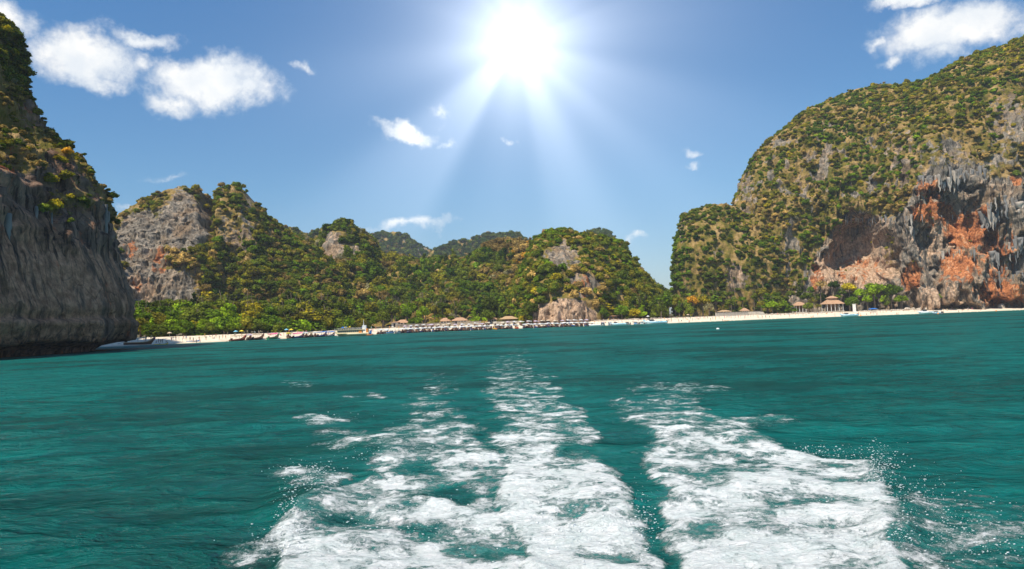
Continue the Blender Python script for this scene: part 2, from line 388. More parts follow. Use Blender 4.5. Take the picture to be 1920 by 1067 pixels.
def water_material():
    mt, t, b = new_mat('sea_water')
    geo = t.n.new('ShaderNodeNewGeometry').outputs['Position']
    a = t.n.new('ShaderNodeAttribute'); a.attribute_name = 'mask'
    ms = t.n.new('ShaderNodeSeparateColor'); t.l.new(a.outputs['Color'], ms.inputs[0])
    F, A, S = ms.outputs[0], ms.outputs[1], ms.outputs[2]
    big = t.noise(t.vmath('MULTIPLY', geo, (0.6, 1, 1)), 0.05, 5.0, 0.6)
    deep = t.mix(t.mapr(big, 0.34, 0.60), (0.0, 0.046, 0.036), (0.0, 0.102, 0.090))
    shallow = t.mix(t.mapr(t.noise(geo, 0.1, 3.0), 0.3, 0.7), (0.03, 0.26, 0.20), (0.10, 0.36, 0.28))
    w1 = t.noise(t.vmath('MULTIPLY', geo, (0.55, 1.0, 1)), 0.55, 6.0, 0.6, 0.4)
    w2 = t.noise(t.vmath('MULTIPLY', geo, (0.7, 1.3, 1)), 2.2, 6.0, 0.62, 0.3)
    c = t.mix(S, deep, shallow)
    c = t.scale(c, t.math('MULTIPLY', t.mapr(w1, 0.30, 0.70, 0.76, 1.30), t.mapr(w2, 0.30, 0.70, 0.84, 1.20)))  # ripple light and dark put into the water colour, following the bump waves
    # aerated water, then foam
    warp = t.vmath('ADD', geo, t.scale(t.vmath('SUBTRACT', t.noise(geo, 0.9, 4.0, 0.6, out='Color'), (0.5, 0.5, 0.5)), 1.1))
    n1 = t.noise(t.vmath('MULTIPLY', warp, (1.0, 0.75, 1)), 0.9, 10.0, 0.62)
    wx = t.vmath('ADD', geo, t.scale(t.vmath('SUBTRACT', t.noise(geo, 1.6, 5.0, 0.62, out='Color'), (0.5, 0.5, 0.5)), 1.6))
    n2 = t.noise(t.vmath('MULTIPLY', wx, (0.55, 0.95, 1)), 2.6, 10.0, 0.72)
    n3 = t.noise(t.vmath('MULTIPLY', wx, (0.5, 1.3, 1)), 17.0, 6.0, 0.75)
    web = t.voro(t.vmath('ADD', geo, t.scale(t.noise(geo, 3.0, 4.0, 0.6, out='Color'), 0.5)), 2.4, 'DISTANCE_TO_EDGE')
    web = t.mapr(web, 0.0, 0.16, 0.16, -0.04)
    air = t.mapr(t.math('ADD', A, t.mapr(n1, 0.25, 0.75, -0.40, 0.40)), 0.15, 0.95, 0, 0.85)
    c = t.mix(air, c, (0.04, 0.20, 0.18))
    fsum = t.math('ADD', F, t.mapr(n1, 0.25, 0.75, -0.52, 0.48))
    fsum = t.math('ADD', fsum, t.mapr(n2, 0.25, 0.75, -0.42, 0.42))
    fsum = t.math('ADD', fsum, t.mapr(n3, 0.25, 0.75, -0.20, 0.20))
    fsum = t.math('MULTIPLY_ADD', web, 0.6, fsum)
    ff = t.mapr(fsum, 0.34, 0.82)
    # nothing where the wake mask is zero
    ff = t.math('MULTIPLY', ff, t.mapr(F, 0.02, 0.16))
    # a few whitecaps on open water
    wc = t.noise(t.vmath('MULTIPLY', geo, (0.5, 1.0, 1)), 0.32, 9.0, 0.62)
    ff = t.math('MAXIMUM', ff, t.math('MULTIPLY', t.mapr(wc, 0.76, 0.80), 0.7))
    milky = t.math('MULTIPLY', t.mapr(fsum, 0.05, 0.75, 0, 0.62), t.mapr(F, 0.08, 0.45))
    c = t.mix(milky, c, (0.20, 0.46, 0.42))
    foamc = t.mix(t.mapr(n2, 0.3, 0.7), (0.66, 0.76, 0.75), (0.96, 0.97, 0.97))
    c = t.mix(ff, c, foamc)
    h = t.math('MULTIPLY_ADD', w1, 0.9, t.math('MULTIPLY', w2, 0.16))
    bp = t.n.new('ShaderNodeBump'); bp.inputs['Strength'].default_value = 1.0; bp.inputs['Distance'].default_value = 1.5
    t.l.new(h, bp.inputs['Height'])
    bp2 = t.n.new('ShaderNodeBump'); bp2.inputs['Strength'].default_value = 0.9; bp2.inputs['Distance'].default_value = 0.12
    t.l.new(t.math('MULTIPLY', t.math('ADD', n2, t.math('MULTIPLY', n3, 0.4)), ff), bp2.inputs['Height']); t.l.new(bp.outputs[0], bp2.inputs['Normal'])
    df = t.n.new('ShaderNodeBsdfDiffuse'); gl = t.n.new('ShaderNodeBsdfGlossy'); mx = t.n.new('ShaderNodeMixShader')
    t.l.new(c, df.inputs[0]); gl.inputs['Roughness'].default_value = 0.16
    fr = t.n.new('ShaderNodeFresnel'); fr.inputs[0].default_value = 1.33
    for nd in (df, gl, fr): t.l.new(bp2.outputs[0], nd.inputs['Normal'])
    k = t.math('MULTIPLY', t.math('MINIMUM', fr.outputs[0], 0.55), t.math('SUBTRACT', 1.0, t.math('MULTIPLY', ff, 0.93)))
    t.l.new(t.math('MULTIPLY', k, 0.27), mx.inputs[0]); t.l.new(df.outputs[0], mx.inputs[1]); t.l.new(gl.outputs[0], mx.inputs[2])
    t.l.new(mx.outputs[0], t.n['Material Output'].inputs[0]); t.n.remove(b)
    return mt

def sand_material():
    mt, t, b = new_mat('beach_sand')
    geo = t.n.new('ShaderNodeNewGeometry').outputs['Position']
    z = t.sep(geo)[2]
    n = t.noise(geo, 0.6, 7.0, 0.6); n2 = t.noise(geo, 0.12, 4.0, 0.5)
    c = t.mix(t.mapr(n, 0.3, 0.7), (0.62, 0.50, 0.37), (0.80, 0.70, 0.55))
    c = t.mix(t.mapr(n2, 0.5, 0.7, 0, 0.3), c, (0.45, 0.34, 0.24))
    wet = t.mapr(t.math('ADD', z, t.mapr(n2, 0, 1, -0.1, 0.1)), 0.05, 0.35)
    c = t.mix(wet, (0.40, 0.33, 0.24), c)
    t.l.new(c, b.inputs['Base Color']); b.inputs['Roughness'].default_value = 0.9
    bp = t.n.new('ShaderNodeBump'); bp.inputs['Strength'].default_value = 0.6; bp.inputs['Distance'].default_value = 0.25
    t.l.new(n, bp.inputs['Height']); t.l.new(bp.outputs[0], b.inputs['Normal'])
    return mt
def soil_material():
    mt, t, b = new_mat('forest_floor')
    geo = t.n.new('ShaderNodeNewGeometry').outputs['Position']
    n = t.noise(geo, 0.25, 8.0, 0.65)
    c = t.ramp(n, [(0.3, (0.035, 0.045, 0.015)), (0.5, (0.09, 0.075, 0.035)), (0.7, (0.2, 0.15, 0.09))])
    t.l.new(c, b.inputs['Base Color']); b.inputs['Roughness'].default_value = 0.95
    return mt
M_ROCK_L = rock_material('limestone_shade_tone', (1.12, .82, .68))  # limestone copy for the shaded left cliff, its warm shade put into the tone
M_ROCK, M_LEAF, M_WATER, M_SAND, M_SOIL = rock_material(), leaf_material(), water_material(), sand_material(), soil_material()
M_BARK = plain('bark', (0.16, 0.12, 0.085), 0.9, var=0.4, scale=1.5, bump=0.4)

# ------------------------------------------------------------------ shoreline and ground height
SH_U = [-300, 100, 250, 400, 500, 640, 800, 960, 1220, 1440, 1700, 1850, 1960, 2300]
SH_Y = [235, 238, 246, 264, 282, 322, 352, 370, 366, 412, 408, 420, 440, 470]
SH_X = np.array([float(gx(np.array(u), np.array(y))) for u, y in zip(SH_U, SH_Y)])
SH_XE = np.concatenate([[-3000, -700], SH_X, [900, 3000]]); SH_YE = np.concatenate([[420, 260], np.array(SH_Y, float), [520, 700]])
def shore(x): return np.interp(x, SH_XE, SH_YE)
def gz(x, y):
    d = np.asarray(y, float) - shore(x)
    beach = 2.7 * np.power(np.clip(d / 30.0, 0, 1), 0.8)
    return np.where(d < 0, d * 0.08, beach + np.clip(d - 30, 0, 400) * 0.012)
def gpt(u, d):                          # ground point d metres behind the waterline in direction u
    k = float(gx(np.array(float(u)), np.array(1.0)))
    Y = 380.0
    for _ in range(30): Y = float(shore(k * Y)) + d
    return k * Y, Y, float(gz(k * Y, Y))

# ------------------------------------------------------------------ sea
def lane(u, v, rows):
    r = np.array(rows, float)
    l = np.interp(v, r[:, 0], r[:, 1]); q = np.interp(v, r[:, 0], r[:, 2]); a = np.interp(v, r[:, 0], r[:, 3])
    w = np.interp(v, [640, 800, 1067, 1500], [20, 24, 26, 50])
    return a * sm(u, l - w, l + w) * (1 - sm(u, q - w, q + w))
WAKE = [
    [(630, 960, 985, 0), (665, 935, 1000, .12), (690, 915, 1010, .22), (740, 912, 1055, .40), (800, 925, 1105, .60), (850, 940, 1125, .72), (900, 945, 1145, .95), (950, 945, 1175, 1.0), (1000, 940, 1215, 1.0), (1067, 935, 1240, 1.05), (1500, 900, 1350, 1.1)],
    [(690, 800, 850, 0), (715, 795, 850, .18), (740, 775, 850, .26), (790, 740, 880, .34), (820, 705, 910, .54), (860, 690, 955, .68), (900, 660, 960, .62), (930, 590, 950, .60), (960, 545, 965, .78), (1000, 535, 970, .82), (1067, 560, 960, .94), (1500, 560, 950, 1)],
    [(700, 1180, 1310, 0), (735, 1170, 1320, .18), (760, 1150, 1300, .34), (790, 1170, 1385, .50), (820, 1210, 1440, .62), (850, 1220, 1520, .74), (868, 1222, 1640, .74), (900, 1222, 1650, .92), (950, 1220, 1645, .88), (1000, 1265, 1690, .95), (1067, 1285, 1712, 1.0), (1500, 1300, 1800, 1.05)]]
SPLASH = [(590, 905, 40, 14, .5), (622, 790, 52, 9, .62), (575, 893, 62, 12, .50), (660, 830, 60, 20, .40), (600, 930, 45, 22, .35), (700, 745, 22, 6, .3), (655, 745, 16, 5, .3),
          (1800, 1010, 150, 70, .36), (1740, 965, 70, 30, .34), (1430, 790, 60, 8, .4), (1270, 728, 90, 9, .36), (1860, 1060, 90, 20, .42), (490, 1045, 70, 28, .30), (1800, 905, 40, 10, .30), (560, 720, 30, 7, .2)]
HOLES = [(850, 925, 50, 14, .6), (885, 940, 34, 12, .5), (1090, 850, 50, 16, .35), (1060, 960, 60, 16, .28), (1400, 870, 60, 14, .3), (1560, 1000, 70, 14, .3), (760, 880, 50, 14, .3), (1120, 1040, 60, 14, .3), (800, 1000, 60, 18, .42), (910, 1035, 80, 15, .55), (680, 985, 90, 16, .40), (1300, 905, 40, 16, .5), (1500, 945, 90, 14, .38), (1330, 1000, 40, 15, .4), (1600, 900, 50, 14, .35), (1180, 960, 12, 40, .2)]
def wake_mask(P):
    u, v = proj(P)
    wn = fbm(np.stack([P[..., 0] * .35, P[..., 1] * .22, P[..., 2] * 0], -1), 4) * np.interp(v, [640, 1067], [16, 60])
    u2 = u + wn
    m = np.zeros_like(u)
    for L in WAKE: m = np.maximum(m, lane(u2, v, L))
    for (cu, cv, ru, rv, a) in SPLASH: m = np.maximum(m, a * blob(u2, v + wn * .15, cu, cv, ru, rv, .6))
    for (cu, cv, ru, rv, a) in HOLES: m = m - a * blob(u2, v + wn * .15, cu, cv, ru, rv, .6)
    return np.clip(m, 0, 1.12), u, v
def build_water():
    az = np.concatenate([np.linspace(-180, -47, 40, endpoint=False), np.linspace(-47, 47, 820), np.linspace(47, 180, 41)[1:-1]])
    vv = np.concatenate([np.linspace(2600, 620, 50, endpoint=False), np.linspace(620, 40, 420, endpoint=False), np.linspace(40, 7, 60, endpoint=False), [7, 5, 3.5, 2.2, 1.3, .8, .5]])
    Dd = CAMH * F_PX / vv
    A_, D_ = np.meshgrid(np.radians(az), Dd)
    X = np.sin(A_) * D_; Y = np.cos(A_) * D_
    P = np.stack([X, Y, 0 * X], -1)
    m, u, v = wake_mask(P)
    m = m * (np.cos(A_) > 0.3)
    fade = 1 / (1 + (D_ / 90.0) ** 2)
    z = 0.16 * fbm(np.stack([X * .10 + .3 * Y * .1, Y * .17, 0 * X], -1), 2) + 0.10 * fbm(np.stack([X * .33, Y * .5, 0 * X + 3], -1), 3)
    z = z * fade + 0.05 * fbm(np.stack([X * .9, Y * 1.3, 0 * X + 7], -1), 3) * np.exp(-D_ / 35)
    turb = ridged(np.stack([X * .8, Y * .9, 0 * X + 5], -1), 4) - 1
    z += np.clip(m, 0, 1) * np.exp(-D_ / 60) * (0.16 + 0.05 * turb)
    # the curling edges of the wake
    z += 0.42 * np.exp(-D_ / 40) * (blob(u, v, 575, 945, 60, 34, .8) + .35 * blob(u, v, 1655, 900, 60, 60, .9) + .5 * blob(u, v, 1690, 1010, 40, 60, .8) + .5 * blob(u, v, 720, 850, 60, 22, .8))
    P[..., 2] = z
    air = np.zeros_like(m)
    for L in WAKE: air = np.maximum(air, lane(u, v, [(a, b - 6, c + 6, d * 0.8) for a, b, c, d in L]))
    air = np.clip(air * (.4 + .6 * np.clip(m, 0, 1)) + .25 * m, 0, 1)
    dsh = shore(X) - Y
    lc = np.exp(-np.clip(np.hypot(X + 122, Y - 185) - 50, 0, 999) / 12) * 0
    sh = np.exp(-np.clip(dsh, 0, 999) / 9.0) * (Y > 0)
    msk = np.stack([m, air, sh, 0 * m], -1)
    V = P.reshape(-1, 3); me = mesh_np('water', V, grid_faces(*D_.shape, wrap=False)[:, ::-1], [M_WATER], attrs={'mask': msk.reshape(-1, 4)})
    o = link('water', me); tag(o, 'teal sea water with the white churned wake of the boat running towards the beach', 'water', kind='structure')
build_water()

# ------------------------------------------------------------------ beach and ground
def build_land():
    xs = np.linspace(-330, 480, 500); ds = np.concatenate([np.linspace(-22, 44, 67)])
    X, D_ = np.meshgrid(xs, ds); Y = shore(X) + D_
    Z = gz(X, Y) + 0.10 * fbm(np.stack([X * .2, Y * .2, X * 0], -1), 3) * (D_ > 2)
    o = link('beach', mesh_np('beach', np.stack([X, Y, Z], -1).reshape(-1, 3), grid_faces(*X.shape), [M_SAND]))
    tag(o, 'long strip of pale sand along the foot of the wooded cliffs', 'beach', kind='structure')
    xs = np.linspace(-2600, 2600, 400); ds = np.concatenate([np.linspace(42, 300, 60), np.linspace(330, 4000, 30)])
    X, D_ = np.meshgrid(xs, ds); Y = shore(X) + D_
    Z = gz(X, Y) - .12 + 0.4 * fbm(np.stack([X * .05, Y * .05, X * 0], -1), 3)
    o = link('ground', mesh_np('ground', np.stack([X, Y, Z], -1).reshape(-1, 3), grid_faces(*X.shape), [M_SOIL]))
    tag(o, 'wooded ground behind the beach', 'ground', kind='structure')
build_land()

# ------------------------------------------------------------------ cliffs and hills
GRIDS = {}
def spl(xs, ys, x, k):
    return smooth1(np.interp(x, xs, ys), k)
def finish_massif(name, G, label, maskfn, dispfn, wrap=False, name_obj='hill', par=None):
    """displace the sheet G (rows, cols, 3) along its normals, give it its stain / growth masks"""
    N = grid_normals(G)
    c = G.reshape(-1, 3).mean(0)
    mid = G[G.shape[0] // 4]; nm = N[G.shape[0] // 4]
    if ((mid - c) * nm).sum() < 0: N = -N
    u, v = proj(G)
    G = dispfn(G, N, u, v)
    u, v = proj(G); N2 = grid_normals(G)
    if (N2 * N).sum() < 0: N2 = -N2
    msk = maskfn(G, N2, u, v)
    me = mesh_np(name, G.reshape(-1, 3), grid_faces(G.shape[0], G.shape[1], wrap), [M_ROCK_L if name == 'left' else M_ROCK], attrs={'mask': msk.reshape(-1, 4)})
    bm_flip = (N2.reshape(-1, 3)[0] is not None)
    o = link(name_obj, me); tag(o, label, 'cliff' if 'cliff' in name_obj else 'hill', kind='structure')
    GRIDS[name] = dict(G=G, N=N2, u=u, v=v, mask=msk, obj=o)
    return o
def sheet(ctrl, nc, nf, nb, lean, thick, zb=1.0, smooth=6):
    """ctrl rows: base u, base Y, ridge u, ridge v, ridge Y.  Front face, crest and back face as one sheet."""
    c = np.array(ctrl, float); seg = np.hypot(np.diff(c[:, 2]), np.diff(c[:, 3])) + 0.25 * np.abs(np.diff(c[:, 1])) + 0.5 * np.abs(np.diff(c[:, 0])) + 2
    s0 = np.concatenate([[0], np.cumsum(seg)]); s = np.linspace(0, s0[-1], nc)
    ub, Yb, ur, vr, Yr = [spl(s0, c[:, i], s, smooth) for i in range(5)]
    P = np.stack([gx(ub, Yb), Yb, 0 * Yb], -1); P[:, 2] = np.minimum(gz(P[:, 0], P[:, 1]), 8) - zb
    Rg = at(ur, vr, Yr)
    t = np.linspace(0, 1, nf)[:, None]; l = lean(t)
    Gf = np.stack([P[:, 0] + (Rg[:, 0] - P[:, 0]) * l, P[:, 1] + (Rg[:, 1] - P[:, 1]) * l, P[:, 2] + (Rg[:, 2] - P[:, 2]) * t], -1)
    tb = np.linspace(0, 1, nb)[1:, None]
    Gb = np.stack([Rg[:, 0] + 0 * tb, Rg[:, 1] + thick * (tb ** .6), Rg[:, 2] + (P[:, 2] - Rg[:, 2]) * tb ** 1.6], -1)
    return np.concatenate([Gf, Gb], 0)
def disp_std(amp_big, amp_mid, amp_fine, flute=1.0, extra=None, top_keep=0.35):
    def f(G, N, u, v):
        nr = G.shape[0]
        big = fbm(G * np.array([.018, .018, .010]), 3) * amp_big
        mid = (ridged(G * np.array([.06, .06, .016]), 3) - 1.0) * amp_mid * flute + fbm(G * .07 + 9, 3) * amp_mid * .6
        fin = fbm(G * np.array([.22, .22, .09]), 4) * amp_fine
        d = big + mid + fin
        H = G[..., 2]; Hm = H.max(0, keepdims=True)
        k = 1 - (1 - top_keep) * sm(H / np.maximum(Hm, 1), 0.8, 1.0)
        d = d * k
        G2 = G + N * d[..., None]
        if extra is not None: G2 = extra(G2, N, u, v)
        return G2
    return f

def m4(v_, o_, p_, d_):
    return np.clip(np.stack([v_, o_, p_, d_], -1), 0, 1)

# far hills, softened by the air
def mask_far(G, N, u, v): 
    st = np.abs(N[..., 2])
    return m4(.95 - .5 * sm(fbm(G * .012, 3), .15, .5), 0 * u, .1 + 0 * u, .3 + 0 * u)
far = [
  ('ridge_a', [(640,1350,640,500,1400),(670,1350,672,470,1420),(695,1350,695,447,1450),(715,1350,712,443,1450),(740,1350,740,444,1450),(762,1350,762,449,1450),(778,1350,778,464,1450),(795,1350,800,474,1450),(830,1350,830,495,1430)], 'blue-green hazy hill seen over the forest ridge left of centre'),
  ('ridge_b', [(780,1250,790,500,1300),(815,1250,818,476,1330),(840,1250,838,468,1350),(860,1250,858,460,1350),(880,1250,878,462,1350),(895,1250,893,455,1350),(915,1250,915,446,1350),(945,1250,940,446,1350),(975,1250,972,447,1350),(990,1250,990,458,1350),(1030,1250,1040,490,1340)], 'hazy blue-green ridge behind the brown treetops at the middle'),
  ('ridge_c', [(1090,1250,1085,470,1300),(1105,1250,1105,443,1330),(1120,1250,1120,440,1340),(1135,1250,1138,442,1340),(1148,1250,1150,452,1340),(1160,1250,1160,480,1320)], 'hazy hill with a pale cliff behind the rounded central hill'),
  ('knoll_a', [(560,900,560,500,930),(578,900,580,450,940),(588,900,588,433,950),(600,900,600,429,950),(612,900,612,433,950),(620,900,622,455,940),(640,900,640,500,930)], 'grey-blue rounded knoll left of the small rock spire'),
  ('knoll_b', [(480,800,480,470,830),(510,800,515,438,850),(530,800,532,429,860),(555,800,555,431,860),(575,800,573,440,860),(590,800,592,470,850)], 'grey-brown hill top behind the right shoulder of the twin peaks'),
]
for nm, c, lb in far:
    c = [(q[0], q[1], q[2], q[3] - (9 if nm[0] == 'r' else 3), q[4]) for q in c]
    G = sheet(c, 90, 36, 8, lambda t: t ** 1.3, 120, smooth=2)
    finish_massif(nm, G, lb, mask_far, disp_std(6, 5, 4, .8, top_keep=.5), name_obj='hill')

# twin peaks on the left
def mask_twin(G, N, u, v):
    steep = 1 - np.abs(N[..., 2])
    n = fbm(G * .035 + 4, 4)
    rock = np.maximum.reduce([blob(u, v, 265, 470, 50, 75, .35), blob(u, v, 345, 420, 50, 55, .35), blob(u, v, 250, 540, 35, 45, .3), .85 * blob(u, v, 320, 540, 60, 40, .4), .8 * blob(u, v, 340, 370, 22, 25, .3), .40 * blob(u, v, 440, 430, 40, 55, .5), .55 * blob(u, v, 468, 375, 14, 22, .4)])
    veg = np.clip(1.0 - rock * 1.05 + n * .35, 0, 1)
    veg = np.where(v < 400 - (u - 250) * .25, np.maximum(veg, .75 - .5 * blob(u, v, 340, 385, 20, 35, .4)), veg)
    orange = np.maximum(.55 * blob(u, v, 243, 470, 14, 22, .5), .42 * blob(u, v, 262, 525, 16, 26, .5)); orange = np.maximum(orange, .36 * blob(u, v, 310, 490, 40, 25, .6))
    pale = np.maximum(blob(u, v, 255, 545, 30, 30, .5), .12)
    return m4(veg, orange, pale * .9, .38 + 0 * u)
tw = [(170,330,160,470,440),(200,352,200,425,455),(222,368,222,402,462),(240,378,242,387,465),(262,385,265,374,468),(290,390,293,364,470),(312,393,315,354,472),(332,395,330,349,474),(350,396,352,353,474),(368,397,367,360,474),(376,399,377,380,474),(388,402,386,408,470),
      (396,404,392,384,478),(410,404,405,354,482),(430,405,428,345,484),(450,406,447,350,484),(468,408,463,369,482),(485,410,480,388,482),(505,412,500,407,484),(530,414,525,428,488),(560,416,555,450,490),(600,420,595,480,490),(640,425,640,520,480)]
G = sheet(tw, 420, 190, 20, lambda t: t ** 1.9, 60, smooth=1)
def ex_twin(G, N, u, v):
    gul = 1.1 * blob(u, v, 430, 520, 20, 90, .7) + 1.6 * blob(u, v, 391, 410, 12, 55, .7)
    G = G.copy(); G[..., 1] += 14 * gul - 2.6 * (ridged(G * np.array([.13, .13, .012]) + 60, 4) - 1) - 1.2 * fbm(np.stack([G[..., 0] * .04, G[..., 1] * .04, G[..., 2] * .16], -1), 3); return G
finish_massif('twin', G, 'twin limestone peaks with grey cliff faces and wooded tops behind the left end of the beach', mask_twin, disp_std(5, 2.2, 1.3, 1.0, ex_twin), name_obj='hill')

# forest ridge in the middle
def mask_forest(G, N, u, v):
    rock = np.maximum(.95 * blob(u, v, 625, 465, 20, 32, .4), .5 * blob(u, v, 665, 470, 18, 22, .4))
    return m4(1 - rock, 0 * u, .35 + 0 * u, .35 + 0 * u)
fo = [(420, 455, 430, 500, 520), (470, 450, 478, 455, 540), (520, 445, 520, 440, 560), (550, 440, 550, 452, 570), (585, 438, 583, 455, 575), (605, 438, 605, 452, 570), (614, 438, 614, 434, 560), (624, 438, 622, 422, 555), (636, 438, 636, 417, 555), (652, 438, 650, 424, 556), (664, 440, 662, 434, 560), (678, 440, 680, 438, 562), (695, 440, 696, 464, 566), (720, 442, 718, 479, 575), (760, 445, 760, 485, 580), (800, 448, 800, 491, 585), (840, 450, 838, 489, 590), (880, 450, 880, 485, 595), (915, 450, 915, 462, 600), (940, 450, 940, 455, 600), (965, 450, 965, 455, 600), (990, 450, 990, 462, 595), (1015, 448, 1015, 460, 590), (1060, 446, 1060, 462, 590), (1110, 446, 1110, 470, 585), (1160, 446, 1160, 490, 575), (1210, 446, 1215, 530, 560), (1250, 446, 1255, 570, 540)]
G = sheet(fo, 460, 130, 16, lambda t: t ** 1.15, 80, smooth=1)
finish_massif('forest', G, 'long wooded hillside above the middle of the beach with a small rock spire', mask_forest, disp_std(7, 3.5, 1.5, .5, top_keep=.3), name_obj='hill')

# rounded central hill with its pale foot
def mask_mid(G, N, u, v):
    foot = blob(u, v, 1058, 590, 62, 32, .25)
    up = .75 * blob(u, v, 1055, 480, 34, 30, .5)
    mid = .62 * blob(u, v, 1095, 530, 32, 30, .6)
    veg = 1 - np.maximum.reduce([foot, up, mid]) + fbm(G * .05, 3) * .3
    pale = np.maximum(foot * 1.0, .25)
    return m4(veg, .45 * blob(u, v, 1095, 535, 20, 30, .6), pale, .35 + 0 * u)
md = [(950, 425, 955, 560, 455), (975, 412, 982, 505, 470), (988, 402, 995, 470, 480), (1000, 394, 1008, 448, 486), (1012, 389, 1025, 437, 488), (1030, 386, 1042, 433, 490), (1055, 385, 1062, 434, 490), (1078, 386, 1085, 440, 490), (1098, 389, 1110, 443, 490), (1112, 396, 1135, 451, 490), (1130, 408, 1155, 457, 490), (1150, 418, 1170, 456, 488), (1168, 425, 1171, 468, 485), (1185, 428, 1186, 491, 482), (1192, 432, 1201, 509, 478), (1206, 434, 1215, 526, 474), (1220, 436, 1229, 544, 468), (1237, 440, 1249, 576, 460)]
G = sheet(md, 300, 150, 18, lambda t: t ** 2.1, 60, smooth=4)
def ex_mid(G, N, u, v):
    G = G.copy(); k = blob(u, v, 1058, 592, 56, 26, .4)
    G[..., 1] += k * (2.5 - 3.0 * ridged(G * np.array([.16, .16, .02]), 3)); return G
finish_massif('mid', G, 'rounded wooded hill standing at the middle of the beach on a pale fluted rock foot', mask_mid, disp_std(4, 2.6, 1.3, .8, ex_mid), name_obj='hill')

# knob left of the big right-hand cliff
def mask_knob(G, N, u, v):
    rock = np.maximum.reduce([.55 * blob(u, v, 1350, 470, 12, 14, .6), .5 * blob(u, v, 1278, 430, 8, 25, .5), .8 * blob(u, v, 1380, 520, 20, 25, .5)])
    return m4(1 - rock, 0 * u, .5 + 0 * u, .3 + 0 * u)
kn = [(1300,640,1310,430,640),(1275,600,1290,405,600),(1266,560,1282,402,570),(1268,525,1290,397,550),(1280,505,1310,388,545),(1305,498,1335,382,542),(1335,495,1355,381,540),(1365,495,1375,384,540),(1395,495,1392,396,540),(1430,495,1425,400,540),(1480,495,1470,420,540)]
G = sheet(kn, 220, 130, 12, lambda t: t ** 3.2, 50, smooth=6)
finish_massif('knob', G, 'steep green knob standing left of the great right-hand cliff', mask_knob, disp_std(3, 2.4, 1.3, .7, top_keep=.6), name_obj='hill')

# the great right-hand cliff
def mask_right(G, N, u, v):
    edge = np.interp(u, [1380, 1505, 1530, 1570, 1610, 1660, 1690, 1720, 1760, 1830, 1880, 1920, 2000], [545, 545, 470, 425, 395, 400, 400, 330, 312, 300, 300, 318, 330])
    n = fbm(G * .03 + 2, 4); n2 = fbm(G * np.array([.09, .09, .05]) + 31, 3)
    rock = sm(v + n * 22, edge - 8, edge + 14)
    rock = np.maximum(rock, .62 * blob(u, v, 1895, 230, 45, 60, .6))
    rock = np.maximum(rock, sm(n2, .16, .40) * .78 * sm(v, 180, 280))
    rock = np.maximum(rock, .5 * blob(u, v, 1780, 300, 60, 40, .6))
    rock = np.maximum(rock, .9 * blob(u, v, 1378, 520, 13, 26, .4))
    rock = np.maximum(rock, .5 * blob(u, v, 1400, 360, 12, 50, .5))
    veg = 1 - rock
    veg = np.maximum(veg, .62 * blob(u, v, 1880, 320, 40, 16, .6)); veg = np.maximum(veg, .5 * blob(u, v, 1668, 470, 10, 40, .6))
    O = np.maximum.reduce([1.05 * blob(u, v, 1812, 432, 40, 34, .4), .95 * blob(u, v, 1750, 400, 42, 24, .5), .9 * blob(u, v, 1850, 430, 22, 50, .4), .8 * blob(u, v, 1800, 500, 45, 35, .6), .95 * blob(u, v, 1880, 550, 50, 24, .6), .85 * blob(u, v, 1710, 520, 20, 26, .5), .75 * blob(u, v, 1745, 355, 30, 22, .5), .40 * blob(u, v, 1615, 505, 58, 24, .5), .62 * blob(u, v, 1870, 480, 40, 60, .7), .8 * blob(u, v, 1905, 335, 12, 15, .5), .7 * blob(u, v, 1530, 520, 14, 28, .5)])
    Pl = np.maximum.reduce([1.05 * blob(u, v, 1612, 505, 75, 34, .4), .8 * blob(u, v, 1620, 450, 60, 60, .6), .8 * blob(u, v, 1770, 560, 70, 30, .6), .6 * blob(u, v, 1760, 450, 60, 60, .7), .9 * blob(u, v, 1545, 510, 30, 40, .5), .6 * blob(u, v, 1870, 570, 60, 10, .6), .25 + 0 * u])
    D = .30 + .45 * blob(u, v, 1790, 350, 90, 36, .6) + .3 * blob(u, v, 1890, 420, 30, 120, .6) + .35 * blob(u, v, 1700, 440, 14, 110, .6) + .25 * blob(u, v, 1620, 420, 40, 25, .5) - .45 * blob(u, v, 1612, 510, 70, 30, .5) - .4 * blob(u, v, 1812, 430, 45, 40, .5)
    return m4(veg, O, Pl, D)
rt = [(1440, 700, 1480, 330, 685), (1405, 655, 1440, 300, 655), (1385, 615, 1425, 298, 630), (1376, 575, 1422, 300, 615), (1374, 545.0, 1430, 288, 605), (1378, 525.0, 1445, 262, 601), (1392, 513.0, 1470, 243, 600), (1412, 507.0, 1500, 220, 600), (1440, 503.0, 1530, 200, 601), (1470, 499.0, 1565, 182, 602), (1500, 496.0, 1600, 168, 603), (1535, 493.0, 1650, 159, 603), (1570, 491.0, 1700, 158, 603), (1605, 489.0, 1738, 152, 601), (1640, 480.3333333333333, 1765, 137, 599), (1680, 458.85714285714283, 1800, 113, 597), (1720, 437.0, 1830, 100, 590), (1760, 431.0, 1855, 92, 588), (1800, 432.0, 1885, 84, 586), (1840, 434.0, 1915, 72, 585), (1880, 436.0, 1950, 52, 585), (1930, 438.0, 2000, 20, 585), (1990, 434.0, 2060, -10, 580), (2060, 424.0, 2120, -20, 570), (2140, 414.0, 2200, 10, 560)]
G = sheet(rt, 760, 420, 24, lambda t: .05 * t + .95 * t ** 2.6, 120, smooth=8)
